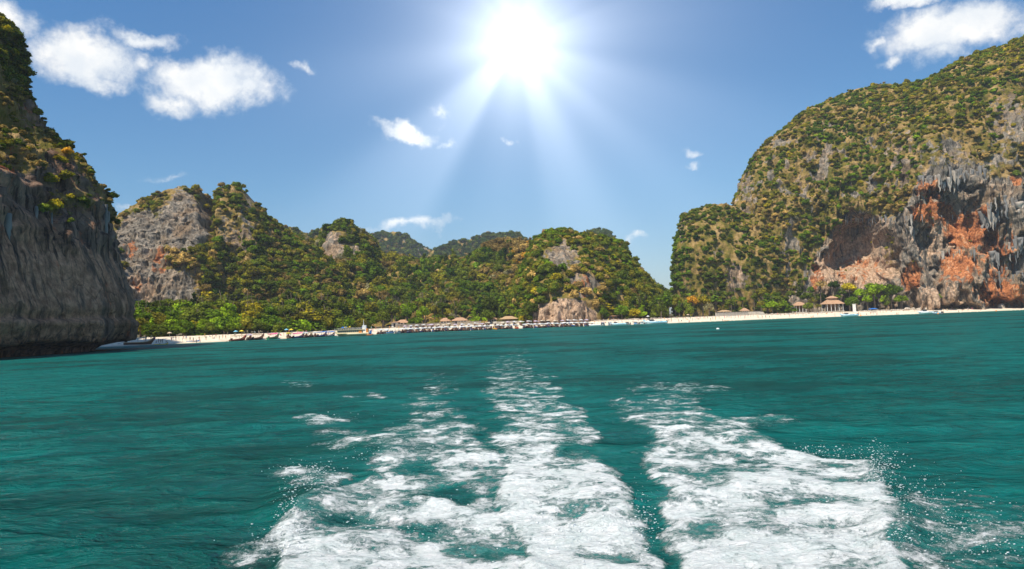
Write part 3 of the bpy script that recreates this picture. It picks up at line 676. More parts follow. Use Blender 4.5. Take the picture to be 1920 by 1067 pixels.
def ex_right(G, N, u, v):
    G = G.copy()
    n = fbm(G * .06 + 5, 4)
    w = fbm(G * np.array([.10, .10, .02]) + 50, 3)
    uu, vv = u + n * 9, v + n * 9
    # left hollow: pointed arch above a rubble fan
    k1 = np.clip(1 - np.hypot((uu - 1615) / np.interp(vv, [395, 450, 520], [22, 58, 78]), np.maximum(0, (410 - vv) / 22.)) ** 2.2, 0, 1) * sm(vv, 392, 420) * (1 - sm(vv, 480, 535))
    # big undercut on the right
    k2 = np.clip(1 - np.hypot((uu - 1795) / 95, (vv - 430) / 100) ** 3, 0, 1)
    k2b = np.clip(1 - np.hypot((uu - 1745) / 42, (vv - 500) / 60) ** 2.5, 0, 1)
    k3 = np.clip(1 - np.hypot((uu - 1885) / 42, (vv - 470) / 80) ** 2.5, 0, 1)
    k4 = np.clip(1 - np.hypot((uu - 1905) / 62, (vv - 577) / 20) ** 4, 0, 1) + np.clip(1 - np.hypot((uu - 1802) / 34, (vv - 582) / 16) ** 4, 0, 1)
    k5 = blob(uu, vv, 1700, 560, 14, 26, .5)
    rib = sum(a * np.exp(-((uu - c) / s_) ** 2) * sm(vv, 320, 380) * (1 - sm(vv, e, e + 60)) for c, s_, a, e in ((1693, 11, 7, 600), (1720, 8, 3, 420), (1858, 9, 9, 480), (1905, 9, 8, 470), (1835, 6, 5, 400), (1880, 5, 6, 430), (1770, 6, 3, 380)))
    lowz = sm(v, 310, 360) * sm(u, 1500, 1560)
    dd = 30 * k1 + 14 * k2 + 9 * k2b + 8 * k3 + 16 * k4 + 8 * k5 - rib
    dd = dd + lowz * (1 - .75 * np.clip(k1 * 2, 0, 1)) * (4.0 * w + 2.6 * (ridged(G * np.array([.13, .13, .035]) + 3, 4) - 1)) + lowz * (1 - np.clip(k1 * 2, 0, 1)) * 7 * sm(fbm(G * np.array([.085, .085, .06]) + 77, 3), .22, .42)
    G[..., 1] += dd; G[..., 0] += 0.30 * dd
    # rubble fan under the left hollow
    G[..., 1] -= 7 * blob(uu, vv, 1612, 530, 80, 26, .6)
    return G
finish_massif('right', G, 'great limestone cliff on the right with orange stained overhangs and a wooded top', mask_right, disp_std(6, 3.6, 1.8, 1.0, ex_right, top_keep=.3), name_obj='cliff')

# the dark cliff standing in the sea on the left: horizontal outlines fitted to its silhouette
def build_left():
    sil = [(-260, -160), (-190, -110), (-120, -60), (-60, -15), (0, 25), (28, 50), (52, 75), (78, 108), (90, 140), (98, 180), (120, 205), (132, 235), (150, 270), (175, 300), (196, 322), (208, 352), (210, 395), (212, 430), (222, 465), (235, 500), (245, 540), (254, 575), (262, 605), (254, 622), (246, 640), (247, 655)]
    nz, nt = 330, 760
    th = np.concatenate([np.linspace(-120, 75, 620, endpoint=False), np.linspace(75, 240, 140, endpoint=False)]); th = np.radians(th)
    cth, sth = np.cos(th), np.sin(th)
    e = 2 / 3.6
    ox = np.sign(cth) * np.abs(cth) ** e; oy = np.sign(sth) * np.abs(sth) ** e
    Yc = 150.0; b0 = 68.0; cx0 = -232.0
    zs = np.linspace(-2.0, 176.0, nz)
    su = np.array([p[0] for p in sil][::-1], float); svv = np.array([p[1] for p in sil][::-1], float)
    # height of every silhouette point at the far right shoulder (Y ~ 205)
    zz = at(su, svv, 205.0)[:, 2]
    a_of_z = []
    for z in zs:
        lo, hi = 1.0, 160.0
        for _ in range(24):
            a = .5 * (lo + hi)
            b = b0 * (0.55 + 0.45 * min(1, a / 112))
            P = np.stack([cx0 + a * ox, Yc + b * oy, np.full_like(ox, z)], -1)
            P[:, 0] -= 0
            uu, vv_ = proj(P); im = int(uu.argmax())
            ue = np.interp(vv_[im], svv[::-1], su[::-1]) - np.interp(vv_[im], [240, 350, 440, 500], [58, 36, 12, 3])
            if uu[im] < ue: lo = a
            else: hi = a
        a_of_z.append(a)
    a_of_z = np.maximum(smooth1(np.array(a_of_z), 3), 1.0)
    top = sm(zs, 176, 160); a_of_z = a_of_z * (0.04 + .96 * top)
    b_of_z = b0 * (0.55 + 0.45 * np.minimum(1, a_of_z / 112)) * (0.04 + .96 * top)
    G = np.stack([cx0 + a_of_z[:, None] * ox, Yc + b_of_z[:, None] * oy, zs[:, None] + 0 * ox], -1)
    def dispL(G, N, u, v):
        upper = sm(G[..., 2], 31, 42)
        big = fbm(G * np.array([.03, .03, .018]), 3) * (2.2 + 2.5 * upper)
        fl = (ridged(G * np.array([.11, .11, .012]) + 8, 3) - 1) * (1.1 + 1.0 * upper)
        edge = sm(G[..., 1], 172, 196)
        fl2 = (ridged(G * np.array([.33, .33, .022]) + 18, 4) - 1) * (.35 + .8 * edge) + (ridged(G * np.array([.2, .2, .2]) + 28, 4) - 1) * (.15 + .9 * upper)
        fin = fbm(G * np.array([.3, .3, .14]), 5) * (.45 + 1.5 * upper)
        led = fbm(np.stack([G[..., 0] * .02, G[..., 1] * .02, G[..., 2] * .22], -1), 3) * (.12 + 1.5 * upper)
        smf = 1 - .6 * sm(G[..., 2], 6, 10) * (1 - sm(G[..., 2], 24, 30)) * (1 - edge)
        d = big + (fl + fl2 + fin) * smf + led
        # curtains of rock hanging above the smooth wall
        cur = sm(G[..., 2], 24, 29) * (1 - sm(G[..., 2], 36, 46)) * np.clip(ridged(G * np.array([.16, .16, .01]) + 2, 2) - .7, 0, 1) * 3.4
        hang = sm(G[..., 2] - 27 - 6 * perlin(G * np.array([.2, .2, 0]) + 70), -1, 1.5)
        d = d + cur + .8 * hang
        # dark undercut at the tide line
        d = d - 9.0 * (1 - sm(G[..., 2] + .8 * perlin(G * .1), 1.0, 2.9)) * 1.0 - 1.2 * np.exp(-((G[..., 2] - 9) / 1.2) ** 2)
        d = d * np.clip(1 - sm(G[..., 2], 168, 176), 0, 1)
        return G + N * d[..., None]
    def maskL(G, N, u, v):
        z = G[..., 2]; n = fbm(G * .04 + 3, 4)
        veg = sm(z + n * 8, 31, 40) * (.72 + .45 * n) + .3 * sm(z, 66, 88)
        rk = np.maximum.reduce([.6 * blob(u, v, 70, 200, 32, 50, .6), .5 * blob(u, v, 100, 330, 45, 40, .6), .5 * blob(u, v, 20, 350, 40, 60, .6)])
        veg = veg - rk
        veg = np.maximum(veg, .66 * sm(G[..., 1], 190, 206) * sm(z, 6, 14) * (1 + n))
        pale = .62 * (1 - sm(z, 26, 34)) * blob(u, v, 70, 560, 150, 130, .5) + .2
        tide = 1 - sm(z, 1.8, 3.6); veg = np.maximum(veg, .0)
        pale = pale * (1 - tide)
        return m4(veg, .12 + .25 * blob(u, v, 30, 300, 40, 60, .7), pale, .42 + .9 * tide + .3 * sm(z, 20, 28) - .42 * blob(u, v, 80, 570, 120, 90, .5))
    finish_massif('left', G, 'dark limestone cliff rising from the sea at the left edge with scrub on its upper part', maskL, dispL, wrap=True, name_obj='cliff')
build_left()
# ------------------------------------------------------------------ crown prototypes
def icos(sub=1):
    bm = bmesh.new(); bmesh.ops.create_icosphere(bm, subdivisions=sub, radius=1)
    V = np.array([v.co[:] for v in bm.verts]); Fc = np.array([[v.index for v in f.verts] for f in bm.faces]); bm.free(); return V, Fc
ICO_V, ICO_F = icos(2)
def crown_mesh(name, lobes, leaves, size, seed, flat=1.0, core=0.66, stems=None):
    """lobes: (x, y, z, r).  Leaf clumps as small bent quads round dark inner cores, crown radius about 1."""
    r = np.random.default_rng(seed); V = []; Fq = []; col = []; T = []; o = 0; tcol = []
    for (x, y, z, rad) in lobes:
        n = int(leaves * (rad / .45) ** 2)
        d = r.normal(size=(n, 3)); d /= np.linalg.norm(d, axis=1)[:, None]; d[:, 2] = np.where(d[:, 2] < -.3, -d[:, 2], d[:, 2])
        d /= np.linalg.norm(d, axis=1)[:, None]
        rr = rad * (0.72 + .52 * r.random(n) ** 1.6)
        c = np.array([x, y, z]) + d * rr[:, None] * np.array([1, 1, flat])
        nn = d + r.normal(size=(n, 3)) * .45; nn /= np.linalg.norm(nn, axis=1)[:, None]
        a = np.cross(nn, r.normal(size=(n, 3))); a /= np.linalg.norm(a, axis=1)[:, None]; b = np.cross(nn, a)
        s = size * (.6 + .8 * r.random(n))[:, None]
        q = np.stack([c - a * s - b * s * .5, c + a * s * .5 - b * s, c + a * s + b * s * .5, c - a * s * .4 + b * s * 1.1], 1)
        V.append(q.reshape(-1, 3)); Fq.append((np.arange(n)[:, None] * 4 + np.arange(4) + o)); o += 4 * n
        lobv = r.uniform(.25, .75)
        col.append(np.repeat(np.clip(lobv + r.normal(size=n) * .2, 0, 1), 4))
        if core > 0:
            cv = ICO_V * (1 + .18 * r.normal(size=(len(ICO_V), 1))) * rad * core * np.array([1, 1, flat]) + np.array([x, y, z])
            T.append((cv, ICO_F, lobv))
    V = np.concatenate(V); Fq = np.concatenate(Fq); col = np.concatenate(col)
    me = bpy.data.meshes.new(name)
    vs = V.tolist(); fs = Fq.tolist(); cc = col.tolist()
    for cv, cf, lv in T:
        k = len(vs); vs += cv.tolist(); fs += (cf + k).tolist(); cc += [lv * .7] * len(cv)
    me.from_pydata(vs, [], fs); me.materials.append(M_LEAF)
    at_ = me.attributes.new('leafv', 'FLOAT', 'POINT'); at_.data.foreach_set('value', np.array(cc, np.float32))
    me.update(); return me
def lobes_round(seed, n=11, spread=.6, zlo=-.35, zhi=.55, rr=(.34, .52)):
    r = np.random.default_rng(seed); L = [(0, 0, .1, .55)]
    for i in range(n):
        a = i * 2.4 + r.uniform(-.5, .5); q = spread * math.sqrt(r.uniform(.15, 1)); z = zlo + (zhi - zlo) * r.random() * (1.15 - q)
        L.append((q * math.cos(a), q * math.sin(a), z, r.uniform(*rr) * (1 - .25 * q)))
    return L
def lobes_tall(seed):
    r = np.random.default_rng(seed)
    return [(r.uniform(-.3, .3) * (1.2 - k / 9), r.uniform(-.3, .3) * (1.2 - k / 9), -.7 + k * .21, .44 - k * .026 + r.uniform(-.05, .05)) for k in range(9)]
def lobes_layer(seed):
    r = np.random.default_rng(seed); L = []
    for k in range(5):
        q = .95 - k * .17
        for j in range(5):
            a = j * 1.257 + k * .7 + r.uniform(-.3, .3); s = q * r.uniform(.45, .8)
            L.append((s * math.cos(a), s * math.sin(a), -.5 + k * .27 + r.uniform(-.05, .05), .34 * q))
    return L
CROWNS = []
for i in range(4): CROWNS.append(crown_mesh('crown', lobes_round(10 + i), 62, .085, i))
for i in range(2): CROWNS.append(crown_mesh('crown', lobes_tall(20 + i), 60, .085, 30 + i))
for i in range(2): CROWNS.append(crown_mesh('crown', lobes_layer(40 + i), 70, .085, 50 + i, flat=.42))
for i in range(2): CROWNS.append(crown_mesh('crown', lobes_round(60 + i, 9, .62, -.3, .5, (.26, .4)), 42, .07, 70 + i, core=0))     # thin, half bare
for i in range(3): CROWNS.append(crown_mesh('crown', lobes_round(80 + i, 6, .5, -.3, .2, (.36, .55)), 55, .10, 90 + i, flat=.8))       # low shrub
K_ROUND, K_TALL, K_LAYER, K_THIN, K_SHRUB = [0, 1, 2, 3], [4, 5], [6, 7], [8, 9], [10, 11, 12]
def trunk_mesh(seed, h=1.0):
    r = random.Random(seed); b = MB()
    top = (r.uniform(-.1, .1), r.uniform(-.1, .1), h)
    b.tube([(0, 0, -.3), (r.uniform(-.04, .04), 0, h * .4), top], [.10, .075, .05], 7)
    for k in range(5):
        a = k * 1.26 + r.uniform(-.4, .4); z = h * r.uniform(.55, .9)
        b.tube([(top[0] * z, top[1] * z, z), (.28 * math.cos(a), .28 * math.sin(a), z + .28), (.55 * math.cos(a), .55 * math.sin(a), z + .62)], [.045, .03, .012], 5)
    return b.mesh('trunk', M_BARK, True)
TRUNKS = [trunk_mesh(i) for i in range(4)]

T_ = dict(olive=(.185, .165, .022), green=(.095, .150, .014), bright=(.18, .26, .016), dark=(.032, .062, .010), yellow=(.34, .27, .02), orange=(.46, .24, .03),
          brown=(.22, .15, .065), grey=(.20, .18, .13), tan=(.40, .27, .12), mid=(.125, .150, .022), deep=(.080, .105, .016))
T_ = {k: (v[0] * 1.17, v[1] * 1.19, v[2] * .85) for k, v in T_.items()}
CN = dict(olive='olive', green='green', bright='bright green', dark='dark green', yellow='yellow-green', orange='orange', brown='brown', grey='grey', tan='straw', mid='mid-green', deep='deep green')

plants = []       # dict(p, r, k, tint, kind, zone)
def addp(p, r, k, tint, kind, zone, flat=1.0, key=None): plants.append(dict(p=np.array(p, float), r=r, k=k, t=tint, kind=kind, zone=zone, f=flat, key=key))

def surf(name, n, wfun, rmin=0):
    """random points of the front side of a built sheet, weight from its masks"""
    g = GRIDS[name]; G = g['G']; N = g['N']
    A = G[1:, 1:] - G[:-1, :-1]; B = G[1:, :-1] - G[:-1, 1:]; ar = .5 * np.linalg.norm(np.cross(A, B), axis=-1)
    c = .25 * (G[1:, 1:] + G[:-1, :-1] + G[1:, :-1] + G[:-1, 1:]); nn = N[:-1, :-1]; u, v = proj(c)
    view = c - np.array([0, 0, CAMH]); view /= np.linalg.norm(view, axis=-1, keepdims=True)
    sgn = np.sign((nn * (c - G.reshape(-1, 3).mean(0))).sum(-1).mean()); nn = nn * (sgn if sgn else 1)
    face = -(nn * view).sum(-1)
    w = ar * (face > -.25) * wfun(c, nn, u, v, g['mask'][:-1, :-1], face) * ((u > -160) & (u < 2080))
    w = np.clip(w, 0, None).ravel(); w /= w.sum()
    idx = rng.choice(len(w), n, p=w)
    return c.reshape(-1, 3)[idx] + rng.normal(size=(n, 3)) * .5, nn.reshape(-1, 3)[idx], u.ravel()[idx], v.ravel()[idx], g['mask'][:-1, :-1].reshape(-1, 4)[idx]
def pick(ws):
    ks = list(ws); p = np.array([ws[k] for k in ks]); return ks[rng.choice(len(ks), p=p / p.sum())]

# hillside forest
def forest_tint(u, v, c):
    n = float(fbm(np.array([u * .012, v * .018, 3.3]), 3))
    if blob(u, v, 985, 485, 32, 30, .4) > .5 and rng.random() < .6: return 'orange' if rng.random() < .35 else 'tan'
    if blob(u, v, 955, 462, 45, 16, .5) > .4 and rng.random() < .8: return 'brown'
    if n > .28: return pick(dict(brown=5, grey=2.5, olive=3, tan=1.2, mid=1))
    if n < -.25: return pick(dict(green=3, deep=4, dark=2, mid=3))
    return pick(dict(olive=5, mid=4, deep=3, brown=1.6, green=2, grey=.9, bright=.4, yellow=.4))
pp = surf('forest', 2900, lambda c, n, u, v, m, f: np.clip(m[..., 0] * 1.3 - .2, 0, 1) * (v < 600))
for p, n, u, v, m in zip(*pp):
    r = 2.6 + 4.2 * rng.random() ** 1.7; t = forest_tint(u, v, p)
    addp(p + [0, 0, r * .35], r, (K_THIN if t in ('grey', 'brown') and rng.random() < .5 else K_ROUND + K_TALL)[rng.integers(2 if t in ('grey',) else (2 if False else 2))] if t == 'grey' else int(rng.choice(K_ROUND + K_TALL + K_ROUND)), t, 'tree', 'forest')
pp = surf('mid', 1500, lambda c, n, u, v, m, f: np.clip(m[..., 0] * 1.5 - .45, 0, 1))
for p, n, u, v, m in zip(*pp):
    r = rng.uniform(1.8, 4.2) * (1.1 if v > 500 else .9)
    t = pick(dict(green=3, mid=4, olive=4, deep=3, bright=1.0, tan=.6, yellow=.5)) if u < 1180 else pick(dict(olive=5, deep=4, mid=3, brown=1))
    if blob(u, v, 1095, 530, 35, 40, .5) > .4 and rng.random() < .5: t = 'tan'
    addp(p + n * r * .2 + [0, 0, r * .25], r, int(rng.choice(K_ROUND + K_SHRUB)), t, 'tree', 'mid')
pp = surf('twin', 2100, lambda c, n, u, v, m, f: np.clip(m[..., 0] * 1.5 - .5, 0, 1) * (.5 + .5 * sm(v, 420, 520)))
for p, n, u, v, m in zip(*pp):
    up = v < 450; r = rng.uniform(1.6, 3.4) if up else rng.uniform(2.2, 4.6)
    t = pick(dict(olive=5, mid=2.5, deep=3, brown=2.5, tan=1.0, yellow=.6)) if u < 400 else pick(dict(olive=4, deep=4, mid=3, brown=2, green=1.5))
    if blob(u, v, 300, 495, 55, 25, .5) > .4 and rng.random() < .5: t = 'tan'
    addp(p + n * r * .2 + [0, 0, r * .25], r, int(rng.choice(K_ROUND + K_SHRUB)), t, 'tree' if not up else 'shrub', 'twin')
pp = surf('knob', 2300, lambda c, n, u, v, m, f: np.clip(m[..., 0] * 1.3 - .2, 0, 1))
for p, n, u, v, m in zip(*pp):
    r = 1.2 + 2.4 * rng.random() ** 1.6; t = pick(dict(deep=4, brown=1, mid=3, olive=3, green=1, dark=1.5)) if u > 1295 or v < 440 else pick(dict(green=5, mid=2, bright=1))
    addp(p + n * r * .2, r, int(rng.choice(K_ROUND + K_SHRUB)), t, 'shrub', 'knob')
for nm in ('knoll_a', 'knoll_b', 'ridge_a', 'ridge_b', 'ridge_c'):
    pp = surf(nm, 420 if nm[0] == 'k' else 1500, lambda c, n, u, v, m, f: np.clip(m[..., 0], .2, 1))
    for p, n, u, v, m in zip(*pp):
        r = rng.uniform(4, 7) * (.8 if nm[0] == 'k' else 1.3)
        addp(p + n * r * .2, r, int(rng.choice(K_ROUND)), pick(dict(deep=5, dark=4, mid=1, brown=.5 if nm != 'knoll_b' else 6)), 'tree', nm)
# the right-hand cliff
def wright(c, n, u, v, m, f): return np.clip(m[..., 0] * 1.6 - .55, 0, 1) * (.55 + .45 * sm(fbm(c * .035 + 40, 3), -.3, .3))
pp = surf('right', 11500, wright)
for p, n, u, v, m in zip(*pp):
    up = 1 - sm(v, 200, 420); crest = n[2] > .45 or v < 230
    r = .75 + 2.4 * rng.random() ** 2.4 + (.4 if crest else 0)
    g = float(fbm(p * .03 + 40, 3))
    if g < -.12: t = pick(dict(green=4, mid=3, bright=1.2, deep=2, olive=1))
    elif g > .22 and not crest: t = pick(dict(tan=4, brown=3, olive=2, grey=1))
    else: t = pick(dict(olive=7, mid=2.5, deep=1.2, tan=2.2 if not crest else .6, brown=1.8, yellow=1.2))
    if blob(u, v, 1530, 480, 60, 70, .6) > .4 and rng.random() < .6: t = pick(dict(green=3, bright=2, mid=2))
    addp(p + n * r * .25, r, int(rng.choice(K_SHRUB + K_ROUND)), t, 'shrub', 'right')
pp = surf('right', 90, lambda c, n, u, v, m, f: (1 - m[..., 0]) * (v < 520) * (v > 290))
for p, n, u, v, m in zip(*pp): addp(p, rng.uniform(.8, 1.6), int(rng.choice(K_SHRUB)), pick(dict(olive=2, green=2, yellow=1)), 'shrub', 'right')
# the left-hand cliff
def wleft(c, n, u, v, m, f): return np.clip(m[..., 0] * 1.5 - .35, 0, 1) * (.3 + .7 * sm(fbm(c * .06 + 20, 3), -.2, .35)) * (1 + 2.5 * (v < 190) * (u > 0)) * (1 + 2.0 * (c[..., 1] > 186)) * (u > -60) * (u < 300)
pp = surf('left', 6500, wleft)
for p, n, u, v, m in zip(*pp):
    edge = p[1] > 185
    r = (.45 + 1.2 * rng.random() ** 2.0) * (1.2 if v < 160 or rng.random() < .1 else .85)
    t = pick(dict(deep=4, olive=3, dark=2, brown=2)) if edge else pick(dict(olive=3, mid=1.4, deep=1.6, brown=5, tan=3, grey=2, yellow=.5))
    if v < 150: t = pick(dict(olive=4, mid=3, deep=4, yellow=.8))
    addp(p + n * r * .1, r, int(rng.choice(K_SHRUB + K_ROUND + (K_THIN if t in ('brown', 'grey', 'tan') else []))), t, 'shrub', 'left')
for (u, v, r, t) in [(110, 300, 2.2, 'yellow'), (120, 330, 2.0, 'olive'), (95, 335, 2.4, 'yellow'), (105, 385, 2.3, 'yellow'), (80, 390, 1.8, 'mid'), (125, 285, 2.0, 'orange'), (125, 265, 2.2, 'olive'), (132, 415, 1.3, 'mid'), (8, 230, 1.8, 'mid'), (60, 130, 2.2, 'olive'), (90, 330, 1.6, 'mid'), (210, 365, 1.8, 'deep'), (75, 210, 1.6, 'olive'), (30, 170, 2, 'olive')]:
    g = GRIDS['left']; d = np.hypot(g['u'] - u, g['v'] - v) + np.where(g['G'][..., 1] > 260, 999, 0) + .3 * g['G'][..., 1]
    i = np.unravel_index(np.argmin(d), d.shape); addp(g['G'][i] + [1.0, -1, 0], r, int(rng.choice(K_SHRUB)), t, 'shrub', 'left')

# trees on the flat ground behind the beach
def ground_tree(u, d, rad, ht, kset, t, zone='beach', key=None, flat=1.0):
    x, y, z = gpt(u, d); k = int(rng.choice(kset))
    addp((x, y, z + ht - rad * .75 * flat), rad, k, t, 'tree', zone, flat, key); plants[-1]['gz'] = z
for row, (d, n, h0, h1) in enumerate([(37, 46, 5.0, 8), (46, 44, 8, 12), (58, 42, 11.5, 15.5), (74, 34, 14, 18)]):
    for i in range(n):
        u = 262 + (700 - 262) * (i + rng.uniform(.1, .9)) / n
        if rng.random() < .06: continue
        t = pick(dict(bright=3.5, green=5, mid=3.5, olive=1.5, yellow=.35, deep=.5)) if u < 520 or row == 0 else pick(dict(olive=4, mid=4, green=2, deep=2, yellow=2))
        if row > 2: t = pick(dict(green=2, deep=3, mid=3, olive=3))
        ht = rng.uniform(h0, h1); ground_tree(u, d + rng.uniform(-3, 3), rng.uniform(3.6, 5.6), ht, K_ROUND + (K_LAYER * 2 if u > 520 else []), t)
def gap(u, d):
    return any(abs(u - c) < w and d < dd for c, w, dd in ((1730, 36, 99), (750, 22, 52), (840, 44, 60), (955, 32, 56), (1380, 42, 54), (1558, 34, 60), (1497, 15, 60)))
for row, (d, n, h0, h1) in enumerate([(40, 34, 6, 10), (54, 40, 9, 14), (70, 40, 11, 17), (90, 36, 12, 19)]):
    for i in range(n):
        u = 700 + (1700 - 700) * (i + rng.uniform(.1, .9)) / n
        if 1003 < u < 1112 or gap(u, d): continue
        t = pick(dict(green=5, mid=4, olive=2, deep=2, bright=3, yellow=.8, brown=.2)); ht = rng.uniform(h0, h1) * (1.15 if u > 1230 else 1)
        ground_tree(u, d + rng.uniform(-4, 4), rng.uniform(3.0, 5.2), ht, K_ROUND + K_ROUND + K_LAYER + K_TALL, t)
K = [  # u, d, radius, height, crowns, tint, own label
 (437, 66, 6.0, 14.5, K_LAYER, 'orange', 'orange flat-topped tree rising above the green belt left of the beach'),
 (345, 70, 4.6, 16.0, K_ROUND, 'bright', 'bright green tree against the foot of the grey twin-peaked cliff'),
 (365, 72, 5.0, 17.5, K_TALL, 'dark', 'dark green tree right beside the bright green one under the twin peaks'),
 (580, 44, 6.2, 12.5, K_LAYER, 'yellow', 'yellow-green tree with layered branches left of the moored ferry'),
 (600, 42, 4.5, 8.5, K_LAYER, 'olive', 'low layered olive tree just left of the moored ferry'),
 (765, 60, 5.6, 15.5, K_ROUND, 'bright', 'bright green tree above the leftmost white house'),
 (794, 50, 5.0, 12.0, K_ROUND, 'bright', 'bright green tree standing between the white house and the tiled villas'),
 (815, 54, 4.0, 12.5, K_ROUND, 'olive', 'dull olive tree touching the roof of the left tiled villa'),
 (855, 60, 6.0, 15.5, K_THIN, 'mid', 'thin feathery tree leaning over the tiled villas'),
 (900, 50, 6.4, 14.0, K_ROUND, 'dark', 'dark green tree left of the dark pair by the sea wall'),
 (918, 48, 6.8, 17.5, K_ROUND, 'deep', 'tallest dark green tree by the sea wall at the middle of the beach'),
 (908, 38, 2.4, 5.0, K_SHRUB, 'bright', 'small bright green bush under the dark trees on the sea wall'),
 (972, 52, 5.0, 14.0, K_ROUND, 'bright', 'bright green tree behind the long thatched pavilion'),
 (990, 40, 4.2, 9.0, K_ROUND, 'mid', 'mid-green tree at the left edge of the pale fluted rock'),
 (1135, 44, 5.8, 13.5, K_LAYER, 'yellow', 'yellow-green spreading tree right of the pale fluted rock'),
 (1160, 46, 5.4, 11.0, K_LAYER, 'green', 'spreading green tree second to the right of the pale fluted rock'),
 (1135, 66, 4.4, 19.0, K_TALL, 'green', 'tall green tree above the yellow-green one by the pale rock'),
 (1205, 56, 5.4, 15.0, K_TALL, 'deep', 'deep green upright tree above the moored white speedboats'),
 (1250, 60, 8.5, 17.0, K_ROUND, 'green', 'broad green tree in the gap between the two hills'),
 (1238, 44, 7.5, 9.0, K_ROUND, 'mid', 'low dome shaped green tree on the sand behind the largest speedboat'),
 (1300, 50, 5.2, 15.0, K_ROUND, 'orange', 'orange-yellow tree on the right half of the beach'),
 (1318, 52, 6.2, 15.5, K_ROUND, 'yellow', 'yellow-green tree touching the orange-yellow one'),
 (1330, 42, 5.2, 9.5, K_THIN, 'grey', 'grey leafless tree left of the two small gazebos'),
 (1440, 48, 8.0, 15.0, K_LAYER, 'green', 'broad green tree right of the gazebo terrace'),
 (1465, 44, 7.0, 9.5, K_LAYER, 'mid', 'low broad green tree left of the large pavilion'),
 (1502, 62, 5.6, 21.0, K_TALL, 'deep', 'dark upright tree behind the smaller tiled roof left of the large pavilion'),
 (1524, 46, 4.6, 11.0, K_THIN, 'olive', 'thin olive tree just left of the large tiered pavilion'),
 (1540, 64, 5.6, 23.0, K_THIN, 'tan', 'dry straw coloured tree rising over the large tiered pavilion'),
 (1566, 66, 5.2, 23.0, K_ROUND, 'dark', 'dark tree directly above the peak of the large tiered pavilion'),
 (1594, 50, 6.2, 21.0, K_ROUND, 'yellow', 'yellow-green tree right of the large tiered pavilion roof'),
 (1640, 44, 8.2, 20.5, K_ROUND, 'bright', 'big bright green tree below the pink rubble slope'),
 (1672, 42, 7.2, 19.0, K_ROUND, 'green', 'big green tree at the left edge of the orange overhang'),
 (1690, 36, 4.6, 11.0, K_ROUND, 'bright', 'lower bright green tree at the right end of the beach wood'),
 (785, 38, 2.6, 6.0, K_ROUND, 'bright', 'small bright green tree in front of the low grey-white block'),
 (846, 37, 2.4, 6.5, K_ROUND, 'mid', 'small mid-green tree in the gap between the two tiled villas'),
 (820, 37, 2.6, 5.0, K_SHRUB, 'olive', 'olive bush on the sea wall left of the left villa'),
 (1482, 37, 5.0, 8.0, K_LAYER, 'green', 'low spreading green tree before the smaller brown roofed pavilion'),
 (1516, 37, 4.0, 7.5, K_ROUND, 'mid', 'low mid-green tree between the two pavilions at the right'),
 (1534, 36, 3.0, 6.5, K_THIN, 'olive', 'thin olive sapling at the left column of the tiered pavilion'),
 (1600, 36, 4.4, 10.5, K_ROUND, 'green', 'green tree overlapping the right eave of the tiered pavilion'),
 (1757, 22, 4.4, 13.0, K_LAYER, 'bright', 'small lone bright green tree before the white streak of the orange cliff'),
]
for (u, d, r, h, ks, t, lb) in K: ground_tree(u, d, r, h, ks, t, key=lb)

# how much of the picture each plant covers: a coarse front-to-back paint
buf = np.zeros((534, 960), bool); order = np.argsort([p['p'][1] for p in plants])
# solid terrain in front of plants hides them too
for i in order:
    p = plants[i]; u, v = proj(p['p']); r = p['r'] * F_PX / p['p'][1] / 2; u /= 2; v /= 2
    x0, x1, y0, y1 = int(max(0, u - r)), int(min(960, u + r + 1)), int(max(0, v - r * .8)), int(min(534, v + r * .8 + 1))
    if x1 <= x0 or y1 <= y0: p['vis'] = 0; continue
    s = buf[y0:y1, x0:x1]; p['vis'] = int((~s).sum()); s[:] = True
for p in plants: p['uv'] = tuple(float(a) for a in proj(p['p']))

SIDE = {}
def where(p):
    u, v = p['uv']; z = p['zone']
    if z == 'beach':
        marks = [(330, 'at the left end of the beach'), (470, 'in the green belt left of the beach'), (560, 'behind the first longtail boats'), (630, 'left of the moored ferry'), (700, 'behind the moored ferry'), (760, 'around the leftmost white house'), (870, 'around the tiled villas'), (945, 'beside the dark trees on the sea wall'), (1010, 'near the long thatched pavilion'), (1130, 'by the pale fluted rock'), (1215, 'above the moored white speedboats'), (1290, 'in the gap between the hills'), (1350, 'around the orange-yellow tree'), (1425, 'behind the gazebo terrace'), (1520, 'left of the large tiered pavilion'), (1610, 'around the large tiered pavilion'), (2000, 'under the orange cliff')]
        return next(t for a, t in marks if u < a)
    if z == 'forest':
        h = 'near the crest' if v < 495 else ('halfway up' if v < 540 else 'low')
        w = 'right of the twin peaks' if u < 560 else 'under the rock spire' if u < 690 else 'left of the middle' if u < 830 else 'at the middle' if u < 950 else 'beside the rounded central hill'
        return h + ' on the hill ' + w.replace('rounded ', '')
    if z == 'mid':
        return ('on the top' if v < 460 else 'on the left flank' if u < 1050 else 'on the right flank' if u > 1130 else 'above the pale foot') + ' of the rounded central hill'
    if z == 'twin':
        return ('on the left twin peak' if u < 387 else 'on the right twin peak') if v < 450 else ('below the grey cliff face' if u < 390 else 'in the dark gully' if u < 450 else 'on the right shoulder') + ' of the twin peaks'
    if z == 'knob': return ('on the bright left edge' if u < 1295 else 'on the round top' if v < 430 else 'on the flank') + ' of the green knob'
    if z == 'right':
        h = 'near the skyline' if v < 230 else ('high up' if v < 330 else 'low down')
        w = 'on the left brow' if u < 1480 else 'above the pink hollow' if u < 1660 else 'above the overhang'
        return h + ' ' + w + ' of the right cliff'
    if z == 'left': return ('on the summit' if v < 160 else 'on the skyline edge' if u > 150 else 'on the dry upper face' if v < 330 else 'above the smooth wall') + ' of the left sea cliff'
    return 'on the hazy hills behind'
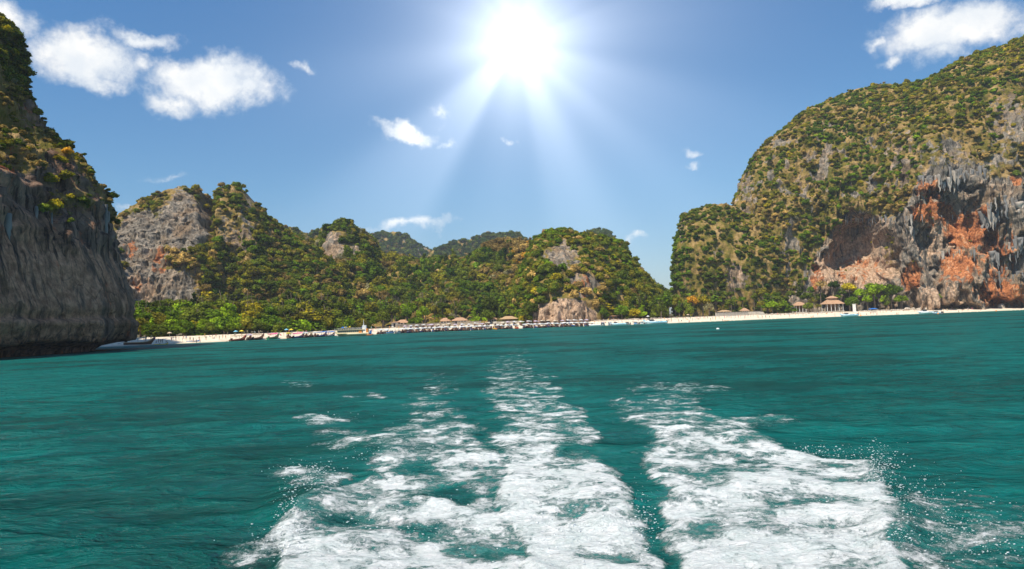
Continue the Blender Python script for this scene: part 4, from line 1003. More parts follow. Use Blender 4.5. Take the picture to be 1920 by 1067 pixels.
GRP = dict(beach='trees behind the beach', forest='trees on the wooded hillside', mid='trees on the rounded central hill', twin='plants on the twin peaks', knob='shrubs on the green knob', right='shrubs on the right-hand cliff', left='shrubs on the left sea cliff')
def is_ind(kind, p): return p['kind'] == kind and p['vis'] > 0 and p['zone'] in GRP
chosen = set()
keys = [i for i, p in enumerate(plants) if p['key']]
for kind in ('tree', 'shrub'):
    c = [i for i, p in enumerate(plants) if is_ind(kind, p) and not p['key']]
    c.sort(key=lambda i: -plants[i]['vis'])
    chosen |= set(c[:300 - (len(keys) if kind == 'tree' else 0)])
chosen |= set(keys)
KN = {}
for k in K_ROUND: KN[k] = 'round-crowned'
for k in K_TALL: KN[k] = 'upright'
for k in K_LAYER: KN[k] = 'flat-layered'
for k in K_THIN: KN[k] = 'thin-leaved'
for k in K_SHRUB: KN[k] = 'bushy'
def short(sz, c, k, n, w):
    for parts in ((sz, c, k, n, w), (sz, c, n, w), (c, n, w)):
        s = ' '.join(parts)
        if len(s.replace('-', ' ').split()) <= 11: return s
    return f'{c} {n} {w}'.replace('the left sea cliff', 'the left cliff')
for i in sorted(chosen):
    p = plants[i]; r = p['r']; jt = 1 + rng.normal() * .10
    tint = [float(c * jt) for c in T_[p['t']]]
    sz = 'large' if p['vis'] > 160 else 'medium' if p['vis'] > 70 else 'small'
    rz = rng.uniform(0, 6.28)
    if p['kind'] == 'tree':
        base = p.get('gz', p['p'][2] - r * 1.3)
        e = empty('tree', (p['p'][0], p['p'][1], base), rz)
        lb = p['key'] or short(sz, CN[p['t']], KN[p['k']], 'tree', where(p))
        tag(e, lb, 'tree', GRP[p['zone']])
        hh = p['p'][2] - base
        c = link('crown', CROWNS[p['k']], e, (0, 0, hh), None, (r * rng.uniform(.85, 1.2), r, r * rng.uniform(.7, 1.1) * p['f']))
        c['tint'] = tint
        s = max(1.5, hh * 1.0)
        link('trunk', TRUNKS[i % 4], e, (0, 0, 0), None, (min(s, r), min(s, r), s))
    else:
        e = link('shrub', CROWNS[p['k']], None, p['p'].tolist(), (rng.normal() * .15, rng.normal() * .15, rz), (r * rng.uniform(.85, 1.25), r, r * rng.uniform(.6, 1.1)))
        e['tint'] = tint
        tag(e, short(sz, CN[p['t']], KN[p['k']], 'shrub', where(p)), 'shrub', GRP[p['zone']])

# all smaller plants: one scatter per massif
def scatter(name, items, label, cat):
    me = bpy.data.meshes.new(name); me.from_pydata([p['p'].tolist() for p in items], [], []); n = len(items)
    def fa(nm, typ, key, arr): a = me.attributes.new(nm, typ, 'POINT'); a.data.foreach_set(key, np.ascontiguousarray(arr).ravel())
    tt = np.array([T_[p['t']] for p in items]) * (1 + rng.normal(size=(n, 1)) * .12)
    fa('tint', 'FLOAT_COLOR', 'color', np.concatenate([tt, np.ones((n, 1))], 1).astype(np.float32))
    fa('rot', 'FLOAT_VECTOR', 'vector', np.stack([rng.normal(size=n) * .12, rng.normal(size=n) * .12, rng.uniform(0, 6.28, n)], 1).astype(np.float32))
    fa('siz', 'FLOAT_VECTOR', 'vector', np.array([[p['r'] * a_, p['r'] / a_, p['r'] * c_] for p, a_, c_ in zip(items, rng.uniform(.8, 1.25, n), rng.uniform(.6, 1.15, n))], np.float32))
    fa('kind_i', 'INT', 'value', np.array([p['k'] for p in items], np.int32))
    o = link(name, me); tag(o, label, cat, kind='stuff')
    ng = bpy.data.node_groups.new(name, 'GeometryNodeTree')
    ng.interface.new_socket('Geometry', in_out='INPUT', socket_type='NodeSocketGeometry'); ng.interface.new_socket('Geometry', in_out='OUTPUT', socket_type='NodeSocketGeometry')
    N = ng.nodes; L = ng.links; gi = N.new('NodeGroupInput'); go = N.new('NodeGroupOutput')
    def na(nm, dt): q = N.new('GeometryNodeInputNamedAttribute'); q.data_type = dt; q.inputs[0].default_value = nm; return q.outputs[0]
    last = N.new('GeometryNodeJoinGeometry')
    for k in sorted(set(p['k'] for p in items)):
        src = SRC[k]; oi = N.new('GeometryNodeObjectInfo'); oi.transform_space = 'ORIGINAL'; oi.inputs['Object'].default_value = src; oi.inputs['As Instance'].default_value = True
        ip = N.new('GeometryNodeInstanceOnPoints'); cmp_ = N.new('FunctionNodeCompare'); cmp_.data_type = 'INT'; cmp_.operation = 'EQUAL'
        ia = [s for s in cmp_.inputs if s.type == 'INT']; L.new(na('kind_i', 'INT'), ia[0]); ia[1].default_value = k
        L.new(gi.outputs[0], ip.inputs['Points']); L.new(cmp_.outputs[0], ip.inputs['Selection']); L.new(oi.outputs['Geometry'], ip.inputs['Instance'])
        L.new(na('rot', 'FLOAT_VECTOR'), ip.inputs['Rotation']); L.new(na('siz', 'FLOAT_VECTOR'), ip.inputs['Scale']); L.new(ip.outputs[0], last.inputs[0])
    L.new(last.outputs[0], go.inputs[0])
    md = o.modifiers.new('scatter', 'NODES'); md.node_group = ng
    return o
SRC = {}
for o in SC.objects:
    if o.type == 'MESH' and o.data in CROWNS: SRC.setdefault(CROWNS.index(o.data), o)
rest = [p for i, p in enumerate(plants) if i not in chosen]
for p in rest:
    if p['k'] not in SRC: p['k'] = next(iter(SRC))
names = dict(forest=('forest', 'dense woodland covering the long hillside', 'forest'), mid=('undergrowth', 'small green growth covering the rounded central hill', 'undergrowth'), twin=('undergrowth', 'olive scrub covering the twin peaks', 'undergrowth'),
             knob=('scrub', 'green scrub covering the steep knob', 'scrub'), right=('scrub', 'olive and straw coloured scrub covering the right-hand cliff', 'scrub'), left=('scrub', 'dry scrub on the left sea cliff', 'scrub'), beach=('undergrowth', 'small trees filling the wood behind the beach', 'undergrowth'))
zones = {}
for p in rest: zones.setdefault(p['zone'], []).append(p)
far_items = sum((zones.pop(z) for z in list(zones) if z not in names), [])
for z, it in zones.items(): scatter(names[z][0], it, names[z][1], names[z][2])
scatter('forest', far_items, 'far woodland on the hazy hills behind', 'forest')
#PART3
# ------------------------------------------------------------------ buildings
M_TILE = plain('roof_tiles', (0.42, 0.25, 0.15), .85, var=.25, scale=2.0)
M_THATCH = plain('thatch', (0.42, 0.28, 0.16), .95, var=.3, scale=4.0, bump=.5)
M_WHITE = plain('white_plaster', (0.78, 0.75, 0.70), .8, var=.06, scale=1.0)
M_GREYW = plain('grey_paint', (0.42, 0.46, 0.50), .7, var=.1)
M_DARK = plain('dark_opening', (0.03, 0.03, 0.032), .5, var=.2)
M_WOOD = plain('weathered_wood', (0.20, 0.12, 0.07), .8, var=.3, scale=4)
M_STONE = plain('wall_stone', (0.44, 0.36, 0.27), .9, var=.25, scale=1.5, bump=.5)
M_STONE2 = plain('pale_wall_stone', (0.50, 0.45, 0.38), .9, var=.25, scale=1.5, bump=.5)
M_GLASS = plain('dark_glass', (0.03, 0.045, 0.06), .15, var=.2, spec=.6)
def hip(b, w, d, h, z, ov=.6, ridge=.4, mi=0, th=.18):
    W, D = w / 2 + ov, d / 2 + ov; rx = w * ridge / 2
    bot = [(-W, -D, z), (W, -D, z), (W, D, z), (-W, D, z)]; t = [(-W, -D, z + th), (W, -D, z + th), (W, D, z + th), (-W, D, z + th)]
    vs = bot + t + [(-rx, 0, z + h), (rx, 0, z + h)]
    b.add(vs, [(3, 2, 1, 0), (0, 1, 5, 4), (1, 2, 6, 5), (2, 3, 7, 6), (3, 0, 4, 7), (4, 5, 9, 8), (6, 7, 8, 9), (5, 6, 9), (7, 4, 8)], mi)
def building(u, d, w, dep, wall_h, roof_h, label, cat, name='beach_house', roof=M_TILE, wallm=M_WHITE, open_front=False, tiers=1, nwin=3, cap=False, lift=0.0, rz=0.0):
    x, y, z = gpt(u, d); e = empty(name, (x, y, z - .15 + lift), rz); tag(e, label, cat)
    b = MB(); b.box((0, 0, .2), (w + 1, dep + 1, .5)); link('plinth', b.mesh('plinth', M_STONE2), e)
    z0 = .45
    if open_front:
        n = max(3, int(w / 2.4))
        pm = MB(); pm.box((0, 0, wall_h / 2), (.26, .26, wall_h)); pm.box((0, 0, wall_h - .1), (.42, .42, .16)); pmesh = pm.mesh('post', wallm)
        for i in range(n + 1):
            for sy in (-1, 1): link('post', pmesh, e, (-w / 2 + w * i / n, sy * (dep / 2 - .1), z0))
        b = MB(); b.box((0, dep * .2, wall_h * .5), (w * .7, .2, wall_h * .98)); link('rear_wall', b.mesh('rear_wall', M_WOOD), e, (0, 0, z0))
        b = MB()
        b.box((0, -dep / 2 + .1, .85), (w, .07, .07)); b.box((0, -dep / 2 + .1, .5), (w, .05, .05)); link('railing', b.mesh('railing', M_WOOD), e, (0, 0, z0))
    else:
        b = MB(); b.box((0, 0, wall_h / 2), (w, dep, wall_h)); link('wall', b.mesh('wall', wallm), e, (0, 0, z0))
        fm = MB(); fm.box((0, 0, 0), (1.3, .12, 1.5)); fmesh = fm.mesh('window', M_WOOD); gm = MB(); gm.box((0, -.05, 0), (1.1, .06, 1.3)); gmesh = gm.mesh('pane', M_GLASS)
        for i in range(nwin):
            xx = -w / 2 + w * (i + .5) / nwin
            if i == nwin // 2:
                b = MB(); b.box((0, 0, 1.05), (1.1, .14, 2.1)); link('door', b.mesh('door', M_DARK), e, (xx, -dep / 2 - .03, z0))
            else: f = link('window', fmesh, e, (xx, -dep / 2 - .03, z0 + 1.5)); link('pane', gmesh, f, (0, -.02, 0))
    zt = z0 + wall_h
    b = MB(); hip(b, w, dep, roof_h, zt, ov=.9); ro = link('roof', b.mesh('roof', roof), e)
    if tiers > 1:
        b = MB(); b.box((0, 0, zt + roof_h * .86), (w * .50, dep * .36, .9)); hip(b, w * .50, dep * .40, roof_h * .42, zt + roof_h * .92 + .3, ov=.7, ridge=.35); link('upper_roof', b.mesh('upper_roof', roof), e)
    if cap:
        b = MB(); b.tube([(0, 0, zt + roof_h - .2), (0, 0, zt + roof_h + .7)], [.16, .04], 6); link('finial', b.mesh('finial', roof), e)
    return e
building(741, 45, 3.4, 4, 2.6, .5, 'narrow white porch at the left end of the white tiled house', 'porch', name='porch', nwin=1)
building(755, 46, 6.0, 5, 2.2, 1.9, 'white house under orange tiles at the left end of the brown sea wall', 'house', roof=M_TILE, nwin=3)
building(774, 47, 7, 5, 2.3, .5, 'low grey-white flat-roofed block right of the white tiled house', 'house', wallm=M_GREYW, nwin=3, roof=M_GREYW)
building(835, 44, 5.2, 5, 2.4, 2.0, 'left of the two tiled white villas above the sea wall', 'house', nwin=3)
building(862, 43, 8.6, 6, 2.4, 2.0, 'right and wider of the two tiled white villas above the sea wall', 'house', nwin=5)
building(924, 46, 4.4, 5, 2.4, 1.8, 'small tiled hut half hidden right of the tall dark trees', 'house', nwin=3)
building(954, 42, 10, 6, 2.4, 1.9, 'long open-sided thatched pavilion beside the pale fluted rock', 'pavilion', name='pavilion', roof=M_THATCH, open_front=True, wallm=M_WOOD)
building(1138, 42, 12, 4, 2.0, .5, 'low dark stall with a flat roof behind the moored speedboats', 'stall', name='beach_stall', wallm=M_WOOD, nwin=5, roof=M_TILE)
building(1358, 46, 7, 4, 2.4, 1.2, 'small open gazebo with a brown roof at the left of the stone terrace', 'gazebo', name='gazebo', roof=M_THATCH, open_front=True)
building(1396, 44, 3.8, 3.8, 2.5, 2.0, 'square gazebo with a pointed orange roof at the right of the stone terrace', 'gazebo', name='gazebo', open_front=True, cap=True)
building(1499, 46, 6.5, 6, 4.4, 2.6, 'smaller brown roofed pavilion half hidden by trees left of the tiered one', 'pavilion', name='pavilion', roof=M_TILE, open_front=True, lift=.4)
building(1561, 40, 10.5, 8, 4.6, 3.9, 'large pavilion on white columns with a two-tiered tan hip roof', 'pavilion', name='pavilion', roof=M_TILE, open_front=True, tiers=2, lift=.5)
b = MB(); b.box((0, 0, 2.6), (1.9, .5, 5.2)); b.box((0, 0, .15), (2.6, 1.1, .5)); b.box((0, 0, 5.25), (2.1, .7, .18))
x, y, z = gpt(1602, 26); o = link('signboard', b.mesh('signboard', M_WHITE), None, (x, y, z)); tag(o, 'tall blank white upright board on the sand right of the tiered pavilion', 'signboard')

def seawall(u0, u1, d, h, label, mat, step=1.6, name='sea_wall'):
    """low wall of blocks following the beach; every block a mesh of its own"""
    x0, y0, _ = gpt(u0, d); x1, y1, _ = gpt(u1, d); n = max(2, int(math.hypot(x1 - x0, y1 - y0) / 3.0))
    e = empty(name, (0, 0, 0)); tag(e, label, 'wall')
    bl = [MB() for _ in range(3)]; ms = []
    for q in bl: q.box((0, 0, 0), (1, 1, 1), taper=.96); ms.append(q.mesh('block', mat))
    cb = MB(); cb.box((0, 0, 0), (1, 1, 1)); cm = cb.mesh('coping', M_STONE2)
    for i in range(n):
        xa = x0 + (x1 - x0) * (i + .5) / n; ya = shore(xa) + d; za = float(gz(xa, ya)); xb = x0 + (x1 - x0) * (i + 1.5) / n
        rz = math.atan2(float(shore(xb) - shore(xa)), xb - xa); L = math.hypot(xb - xa, float(shore(xb) - shore(xa)))
        for k in range(2):
            link('block', ms[(i + k) % 3], e, (xa, ya, za + h * (k + .5) / 2 - .1), (0, 0, rz), (L * .97, .6 + .08 * rng.random(), h / 2 * .97))
        link('coping', cm, e, (xa, ya, za + h), (0, 0, rz), (L * .99, .85, .16))
seawall(742, 852, 33, 1.9, 'tan sea wall below the white houses', M_STONE)
seawall(857, 902, 33, 2.2, 'tan sea wall ending at the foot of the tall dark trees', M_STONE)
seawall(924, 1008, 33, 1.6, 'low pale wall below the long thatched pavilion', M_STONE2)
seawall(1342, 1426, 32, 2.3, 'stone terrace wall in front of the two gazebos', M_STONE2)
b = MB()
for k in range(8): b.box((0, k * .55, .14 + k * .28), (3.6, .56, .28))
x, y, z = gpt(1430, 26); o = link('steps', b.mesh('steps', M_STONE2), None, (x, y, z)); tag(o, 'stone steps at the right end of the gazebo terrace', 'steps')

def boulder(u, d, r, mat, label, sq=.7):
    bm = bmesh.new(); bmesh.ops.create_icosphere(bm, subdivisions=3, radius=1); V = np.array([q.co[:] for q in bm.verts]); s = rng.uniform(0, 50)
    V2 = V * (1 + .22 * fbm(V * 1.1 + s, 3) + .07 * fbm(V * 4 + s, 2))[:, None] * np.array([r, r * .8, r * sq])
    for q, c in zip(bm.verts, V2): q.co = c
    me = bpy.data.meshes.new('boulder'); bm.to_mesh(me); bm.free(); me.materials.append(mat)
    x, y, z = gpt(u, d); o = link('boulder', me, None, (x, y, z + r * sq * .3), (0, 0, rng.uniform(0, 6))); tag(o, label, 'boulder')
M_BOULD = plain('pale_rock', (0.42, 0.35, 0.28), .95, var=.3, scale=.9, bump=.8)
M_BOULD2 = plain('white_rock', (0.60, 0.54, 0.46), .95, var=.3, scale=.9, bump=.8)
for (u, d, r, mt_, lb) in [(1731, 24, 2.6, M_BOULD2, 'large pale boulder left of the lone bright tree under the orange cliff'), (1742, 26, 3.4, M_BOULD2, 'largest pale boulder at the foot of the lone bright tree'), (1752, 22, 2.0, M_BOULD2, 'small pale boulder right below the lone bright tree'),
    (1722, 22, 1.7, M_BOULD, 'grey-brown boulder leftmost of those under the lone bright tree'), (1700, 26, 2.2, M_BOULD, 'brown boulder at the foot of the rock rib'), (1712, 28, 1.6, M_BOULD, 'smaller brown boulder right of the one at the rock rib'),
    (1876, 16, 3.2, M_BOULD, 'round boulder on a ledge in the dark cave at the right edge'), (1012, 27, 1.8, M_BOULD, 'boulder at the left end of the pale fluted rock foot'), (1100, 28, 1.6, M_BOULD, 'boulder at the right end of the pale fluted rock foot')]:
    boulder(u, d, r, mt_, lb)
# strips of stones along the back of the beach
def stones(u0, u1, n, label):
    V = []; Fq = []; o_ = 0
    for i in range(n):
        x, y, z = gpt(rng.uniform(u0, u1), rng.uniform(26, 33)); r = rng.uniform(.25, .75); v = ICO_V[:42] if False else ICO_V
        vv = v * (1 + .2 * rng.normal(size=(len(v), 1))) * np.array([r * 1.2, r, r * .7]) + np.array([x, y, z + r * .2]); V.append(vv); Fq.append(ICO_F + o_); o_ += len(v)
    me = mesh_np('stones', np.concatenate(V), np.concatenate(Fq), [M_BOULD], smooth=False)
    tag(link('stones', me), label, 'stones', kind='stuff')
stones(1430, 1545, 190, 'bank of loose stones along the back of the beach left of the tiered pavilion')
stones(1610, 1720, 150, 'bank of loose stones under the big bright green trees')
stones(1110, 1240, 120, 'dark stones along the tree line behind the speedboats')

# stalactites hanging from the lips of the overhangs
def near_pt(nm, u, v, ymax=600):
    g = GRIDS[nm]; d = np.hypot(g['u'] - u, g['v'] - v) + np.where(g['G'][..., 1] > ymax, 1e4, 0); i = np.unravel_index(np.argmin(d), d.shape); return g['G'][i]
M_STAL = plain('stalactite_rock', (0.20, 0.19, 0.18), .9, var=.45, scale=.5, bump=.6)
M_STAL2 = plain('pale_stalactite_rock', (0.36, 0.31, 0.26), .9, var=.5, scale=.5, bump=.6)
stal = []
for s in range(6):
    r = random.Random(s); b = MB(); n = 9; pts = []; rad = []
    for k in range(n):
        t = k / (n - 1); pts.append((r.uniform(-.12, .12) * t, r.uniform(-.12, .12) * t, .25 - 1.25 * t)); rad.append((1 - t) ** .75 * (.17 + .05 * r.uniform(-1, 1)) + .015)
    b.tube(pts, rad, 8); b.tube([(.12, .05, .2), (.14, .02, -.3), (.12, 0, -.62)], [.1, .07, .02], 6)
    stal.append((b.mesh('stalactite', M_STAL, True), b.mesh('stalactite', M_STAL2, True)))
def hang(nm, u, v, Lpx, pale, fw=1.0):
    P = near_pt(nm, u, v); Lm = Lpx / F_PX * P[1]; w = Lm * rng.uniform(.35, .8); Lm *= rng.uniform(.6, 1.1)
    o = link('stalactite', stal[rng.integers(6)][1 if pale else 0], GRIDS[nm]['obj'], (P[0], P[1] - fw, P[2]), (0, 0, rng.uniform(0, 6)), (w, w, Lm))
    if pale: o['label'] = 'pale stalactite'
for u0, u1, v0, v1, n, l0, l1 in [(1575, 1668, 408, 412, 16, 8, 24), (1712, 1780, 330, 345, 14, 12, 34), (1780, 1845, 318, 330, 14, 12, 38), (1838, 1866, 400, 420, 6, 20, 45), (1846, 1918, 372, 395, 14, 15, 42), (1858, 1872, 470, 500, 4, 20, 40),
                                   (1890, 1918, 440, 470, 7, 16, 40), (1725, 1800, 400, 410, 6, 8, 18), (1530, 1570, 470, 480, 5, 8, 16), (1690, 1715, 380, 440, 6, 14, 30), (1760, 1830, 470, 480, 6, 8, 20), (1870, 1915, 505, 520, 8, 14, 30)]:
    for i in range(n): hang('right', u0 + (u1 - u0) * (i + rng.random()) / n, rng.uniform(v0, v1), rng.uniform(l0, l1), rng.random() < .35)
for i in range(20):
    u = rng.uniform(4, 205); g = GRIDS['left']
    P = near_pt('left', u, 400 + 12 * math.sin(u * .05) + rng.uniform(-6, 22), 260); Lm = rng.uniform(3.0, 9.5); w = Lm * rng.uniform(.35, .6)
    link('stalactite', stal[rng.integers(6)][0], g['obj'], (P[0] + .6, P[1] - .3, P[2]), (0, 0, rng.uniform(0, 6)), (w, w, Lm))

# ------------------------------------------------------------------ boats
def hull_mesh(L, B, H, prow, stern_w, mats, sheer=.25, n=16, stripe=True, thick=.07):
    """lofted hull along +x with an inner skin; materials: 0 bottom, 1 topside stripe, 2 inside"""
    V = []; Fc = []; M = []
    sec = 5
    for i in range(n):
        t = i / (n - 1); x = -L / 2 + L * t
        w = B / 2 * (stern_w + (1 - stern_w) * sm(np.array(t), 0, .35)) * (1 - sm(np.array(t), .55, 1.0) * .985)
        z1 = H * (1 + sheer * abs(2 * t - .8) ** 2) + prow * sm(np.array(t), .62, 1.0) ** 1.8
        z0 = -.18 + (z1 - .15 + .18) * sm(np.array(t), .86, 1.0) * .8
        row = []
        for k, (a, h) in enumerate([(0, 0), (.62, .08), (.9, .45), (.97, .72), (1, 1)]): row.append((x, a * w, z0 + (z1 - z0) * h))
        inn = [(x, max(0, w - thick), z1), (x, max(0, w * .8 - thick), z0 + (z1 - z0) * .35), (x, 0, z0 + (z1 - z0) * .3)]
        V.append(row + inn)
    m_ = len(V[0]); vs = []; fs = []; ms = []
    for side in (1, -1):
        o = len(vs)
        for r in V: vs += [(p[0], p[1] * side, p[2]) for p in r]
        for i in range(n - 1):
            for k in range(m_ - 1):
                q = (o + i * m_ + k, o + (i + 1) * m_ + k, o + (i + 1) * m_ + k + 1, o + i * m_ + k + 1)
                fs.append(q if side < 0 else q[::-1]); ms.append(2 if k >= 5 else 1 if k >= 3 else 0)
        q = tuple(o + k for k in range(5)); fs.append(q if side > 0 else q[::-1]); ms.append(0)
    tb = len(vs); w = B / 2 * stern_w
    b = MB(); b.add(vs, fs); b.M = ms
    b.box((-L / 2 + .04, 0, H * .6), (.08, 2 * w * .95, H * .9), 0)
    return b.mesh('hull', mats, True)
def colm(name, c, rough=.45): return plain(name, c, rough, var=.08, spec=.4)
C_ = dict(white=colm('white_paint', (.80, .80, .78)), cream=colm('cream_paint', (.78, .66, .42)), blue=colm('blue_paint', (.03, .16, .50)), sky=colm('light_blue_paint', (.22, .55, .72)), red=colm('red_paint', (.60, .05, .03)), green=colm('green_paint', (.03, .28, .12)),
          brown=colm('brown_varnish', (.16, .07, .035)), dark=colm('dark_varnish', (.045, .03, .025)), pink=colm('pink_cloth', (.80, .12, .30), .8), yellow=colm('yellow_cloth', (.85, .62, .05), .8), orange=colm('orange_paint', (.85, .30, .05)), grey=colm('grey_metal', (.30, .31, .32)), black=colm('black_rubber', (.02, .02, .02)), tan=colm('tan_cloth', (.55, .42, .28), .8), lilac=colm('lilac_cloth', (.62, .50, .62), .8), straw=colm('straw_cloth', (.72, .62, .48), .9))
def longtail(hullc, stripec, canc):
    e = empty('longtail_boat')
    link('hull', hull_mesh(10.5, 2.1, .75, 1.5, .62, [C_[hullc], C_[stripec], C_['brown']]), e)
    b = MB()
    for x in (-2.6, -.6, 1.6):
        for s in (-1, 1): b.tube([(x, s * .88, .6), (x, s * .84, 2.15)], .035, 5)
    link('canopy_frame', b.mesh('canopy_frame', C_['grey']), e)
    vs = []; fs = []
    for i, x in enumerate((-3.1, -1, .8, 2.2)):
        for k in range(7): a = (k - 3) / 3; vs.append((x, a * 1.06, 2.42 - .36 * a * a))
    o = len(vs); vs += [(p[0], p[1], p[2] - .05) for p in vs]
    for i in range(3):
        for k in range(6):
            q = (i * 7 + k, i * 7 + k + 1, (i + 1) * 7 + k + 1, (i + 1) * 7 + k); fs += [q[::-1], tuple(z + o for z in q)]
    b = MB(); b.add(vs, fs); b.box((-3.12, 0, 2.2), (.04, 2.0, .34)); link('canopy', b.mesh('canopy', C_[canc]), e)
    b = MB()
    for x in (-1.8, 0, 1.7): b.box((x, 0, .62), (.35, 1.7, .06))
    link('bench', b.mesh('bench', C_['brown']), e)
    b = MB(); b.box((-4.5, 0, 1.05), (.9, .5, .55)); b.tube([(-4.6, 0, .7), (-4.5, 0, 1.0)], .12, 6); b.tube([(-4.9, 0, 1.05), (-7.2, .3, .25)], .05, 6); b.tube([(-4.2, 0, 1.1), (-3.3, 0, 1.35)], .03, 5)
    link('engine', b.mesh('engine', C_['dark']), e)
    b = MB(); b.ball((4.95, 0, 2.0), (.16, .16, .22)); b.tube([(5.0, 0, 1.95), (5.05, .12, 1.3)], [.1, .03], 6); b.tube([(5.0, 0, 1.95), (5.0, -.14, 1.2)], [.08, .03], 6)
    link('prow_ribbons', b.mesh('prow_ribbons', C_['pink' if stripec != 'red' else 'yellow']), e)
    return e
LT = {}
def get_lt(h, s, c):
    if (h, s, c) not in LT: LT[(h, s, c)] = longtail(h, s, c); return LT[(h, s, c)]
    return copy_tree(LT[(h, s, c)])
def put_lt(u, d, h, s, c, label, rz=0.0, group='longtail boats drawn up on the beach', lift=0.0):
    e = get_lt(h, s, c); x, y, z = gpt(u, d); e.location = (x, y, max(z, -.05) + .08 + lift); e.rotation_euler = (R(rng.uniform(-4, 4)), R(-2.0), R(90) + rz + rng.uniform(-.10, .10))
    tag(e, label, 'boat', group); return e
SPEC = [(484, 'dark', 'brown', 'tan'), (513, 'green', 'green', 'pink'), (541, 'brown', 'brown', 'yellow'), (560, 'dark', 'blue', 'pink'), (573, 'dark', 'brown', 'white'), (582, 'dark', 'green', 'tan'), (591, 'dark', 'grey', 'white'), (604, 'dark', 'blue', 'blue'), (620, 'dark', 'white', 'blue'), (447, 'brown', 'red', 'tan'), (467, 'dark', 'brown', 'lilac'), (690, 'dark', 'blue', 'tan'), (712, 'brown', 'white', 'white'), (722, 'dark', 'grey', 'white')]
cn = dict(white='white', cream='cream', blue='blue', sky='light blue', red='red', green='green', brown='brown', dark='dark', pink='pink', yellow='yellow', orange='orange', grey='grey', tan='tan', lilac='lilac', straw='straw')
POOL = []                      # (object, label stem) whose duplicates get an ordinal later
for (u, h, s, c) in SPEC:
    zone_t = 'on the sand left of the moored ferry' if u < 640 else 'between the ferry and the white houses'
    e = put_lt(u, rng.uniform(-3, 1.5), h, s, c, '', rng.uniform(-.3, .3)); POOL.append((e, u, f'{cn[h]} longtail, {cn[c]} canopy, {cn[s]} stripe, {zone_t}'))
hc = ['dark', 'brown']; sc = ['brown', 'blue', 'red', 'green', 'white']; cc = ['white', 'white', 'straw', 'lilac', 'tan', 'white']
combos = [('dark', 'brown', 'white'), ('brown', 'white', 'straw'), ('dark', 'blue', 'white'), ('brown', 'brown', 'lilac'), ('dark', 'green', 'straw'), ('dark', 'brown', 'white'), ('brown', 'grey', 'straw'), ('dark', 'white', 'lilac')]
u = 752.0; i = 0
while u < 1106:
    if not (922 < u < 932 or 962 < u < 976):
        h, s, c = combos[(i * 5 + i // 3) % 8]; z_ = 'below the tiled villas' if u < 900 else 'left of the orange-red boat' if u < 965 else 'at the pale rock' if u > 1000 else 'below the thatched pavilion'
        e = put_lt(u, rng.uniform(-4.5, 1.5), h, s, c, '', rng.uniform(-.25, .25)); POOL.append((e, u, f'{cn[h]} longtail, {cn[c]} canopy, {cn[s]} stripe, waterline {z_}'))
    u += rng.uniform(6.6, 9.0); i += 1
u = 760.0
while u < 1100:
    h, s, c = combos[(i * 3) % 8]; z_ = 'below the tiled villas' if u < 900 else 'below the thatched pavilion' if u < 1000 else 'at the pale rock'
    e = put_lt(u, rng.uniform(10, 18), h, s, c, '', rng.uniform(-.3, .3)); POOL.append((e, u, f'{cn[h]} longtail, {cn[c]} canopy, {cn[s]} stripe, second row {z_}'))
    u += rng.uniform(9, 14); i += 1

def speedboat(stripe='sky', L=9.5, top='dark', canopy=True):
    e = empty('speedboat'); B = L * .29
    link('hull', hull_mesh(L, B, L * .105, L * .05, .86, [C_['white'], C_['white'] if stripe == 'white' else C_[stripe], C_['white']], n=18), e)
    b = MB(); b.box((L * .12, 0, L * .135), (L * .32, B * .62, L * .07), taper=.8); b.box((L * .3, 0, L * .118), (L * .22, B * .4, L * .04), taper=.7); link('deck_house', b.mesh('deck_house', C_['white']), e)
    b = MB(); b.box((L * .24, 0, L * .185), (.06, B * .6, L * .06)); b.box((L * .14, B * .31, L * .18), (L * .2, .05, L * .05)); b.box((L * .14, -B * .31, L * .18), (L * .2, .05, L * .05)); link('windscreen', b.mesh('windscreen', M_GLASS), e)
    if canopy:
        b = MB()
        for x in (-L * .28, -L * .05, L * .14):
            for s in (-1, 1): b.tube([(x, s * B * .36, L * .1), (x, s * B * .33, L * .245)], .035, 5)
        link('canopy_frame', b.mesh('canopy_frame', C_['grey']), e)
        b = MB(); b.box((-L * .08, 0, L * .25), (L * .5, B * .8, .10), taper=.93); link('canopy', b.mesh('canopy', C_[top]), e)
    b = MB()
    for x in (-.3, -.18, -.06): b.box((x * L, 0, L * .1), (L * .05, B * .7, L * .05))
    link('seat', b.mesh('seat', C_['sky']), e)
    om = MB(); om.box((0, 0, .45), (.5, .42, .75), taper=.75); om.box((-.05, 0, -.2), (.22, .14, .8)); om.box((-.1, 0, -.62), (.5, .1, .1)); mesh_ = om.mesh('outboard_motor', C_['dark'])
    for s in (-1, 1): link('outboard_motor', mesh_, e, (-L / 2 - .3, s * B * .2, L * .08))
    return e
def put_boat(e, u, d, label, hd, cat='boat', group=None):
    x, y, z = gpt(u, d); e.location = (x, y, -.02 if d < 0 else z + .1); e.rotation_euler = (0, 0, R(hd)); tag(e, label, cat, group); return e
put_boat(speedboat('sky', 12.5, 'dark'), 1227, -12, 'largest white speedboat with dark canopies heading left in front of the low dome tree', 182)
put_boat(speedboat('sky', 10.5, 'dark'), 1590, -8, 'white speedboat with a light blue hull in front of the tiered pavilion', 178)
put_boat(speedboat('white', 11, 'dark'), 1737, -4, 'long low white speedboat moored in front of the orange cliff', 176)
put_boat(speedboat('sky', 7.0, 'white'), 1756, -34, 'light blue and white boat seen stern-on at the right, nearest of the moored boats', 100)
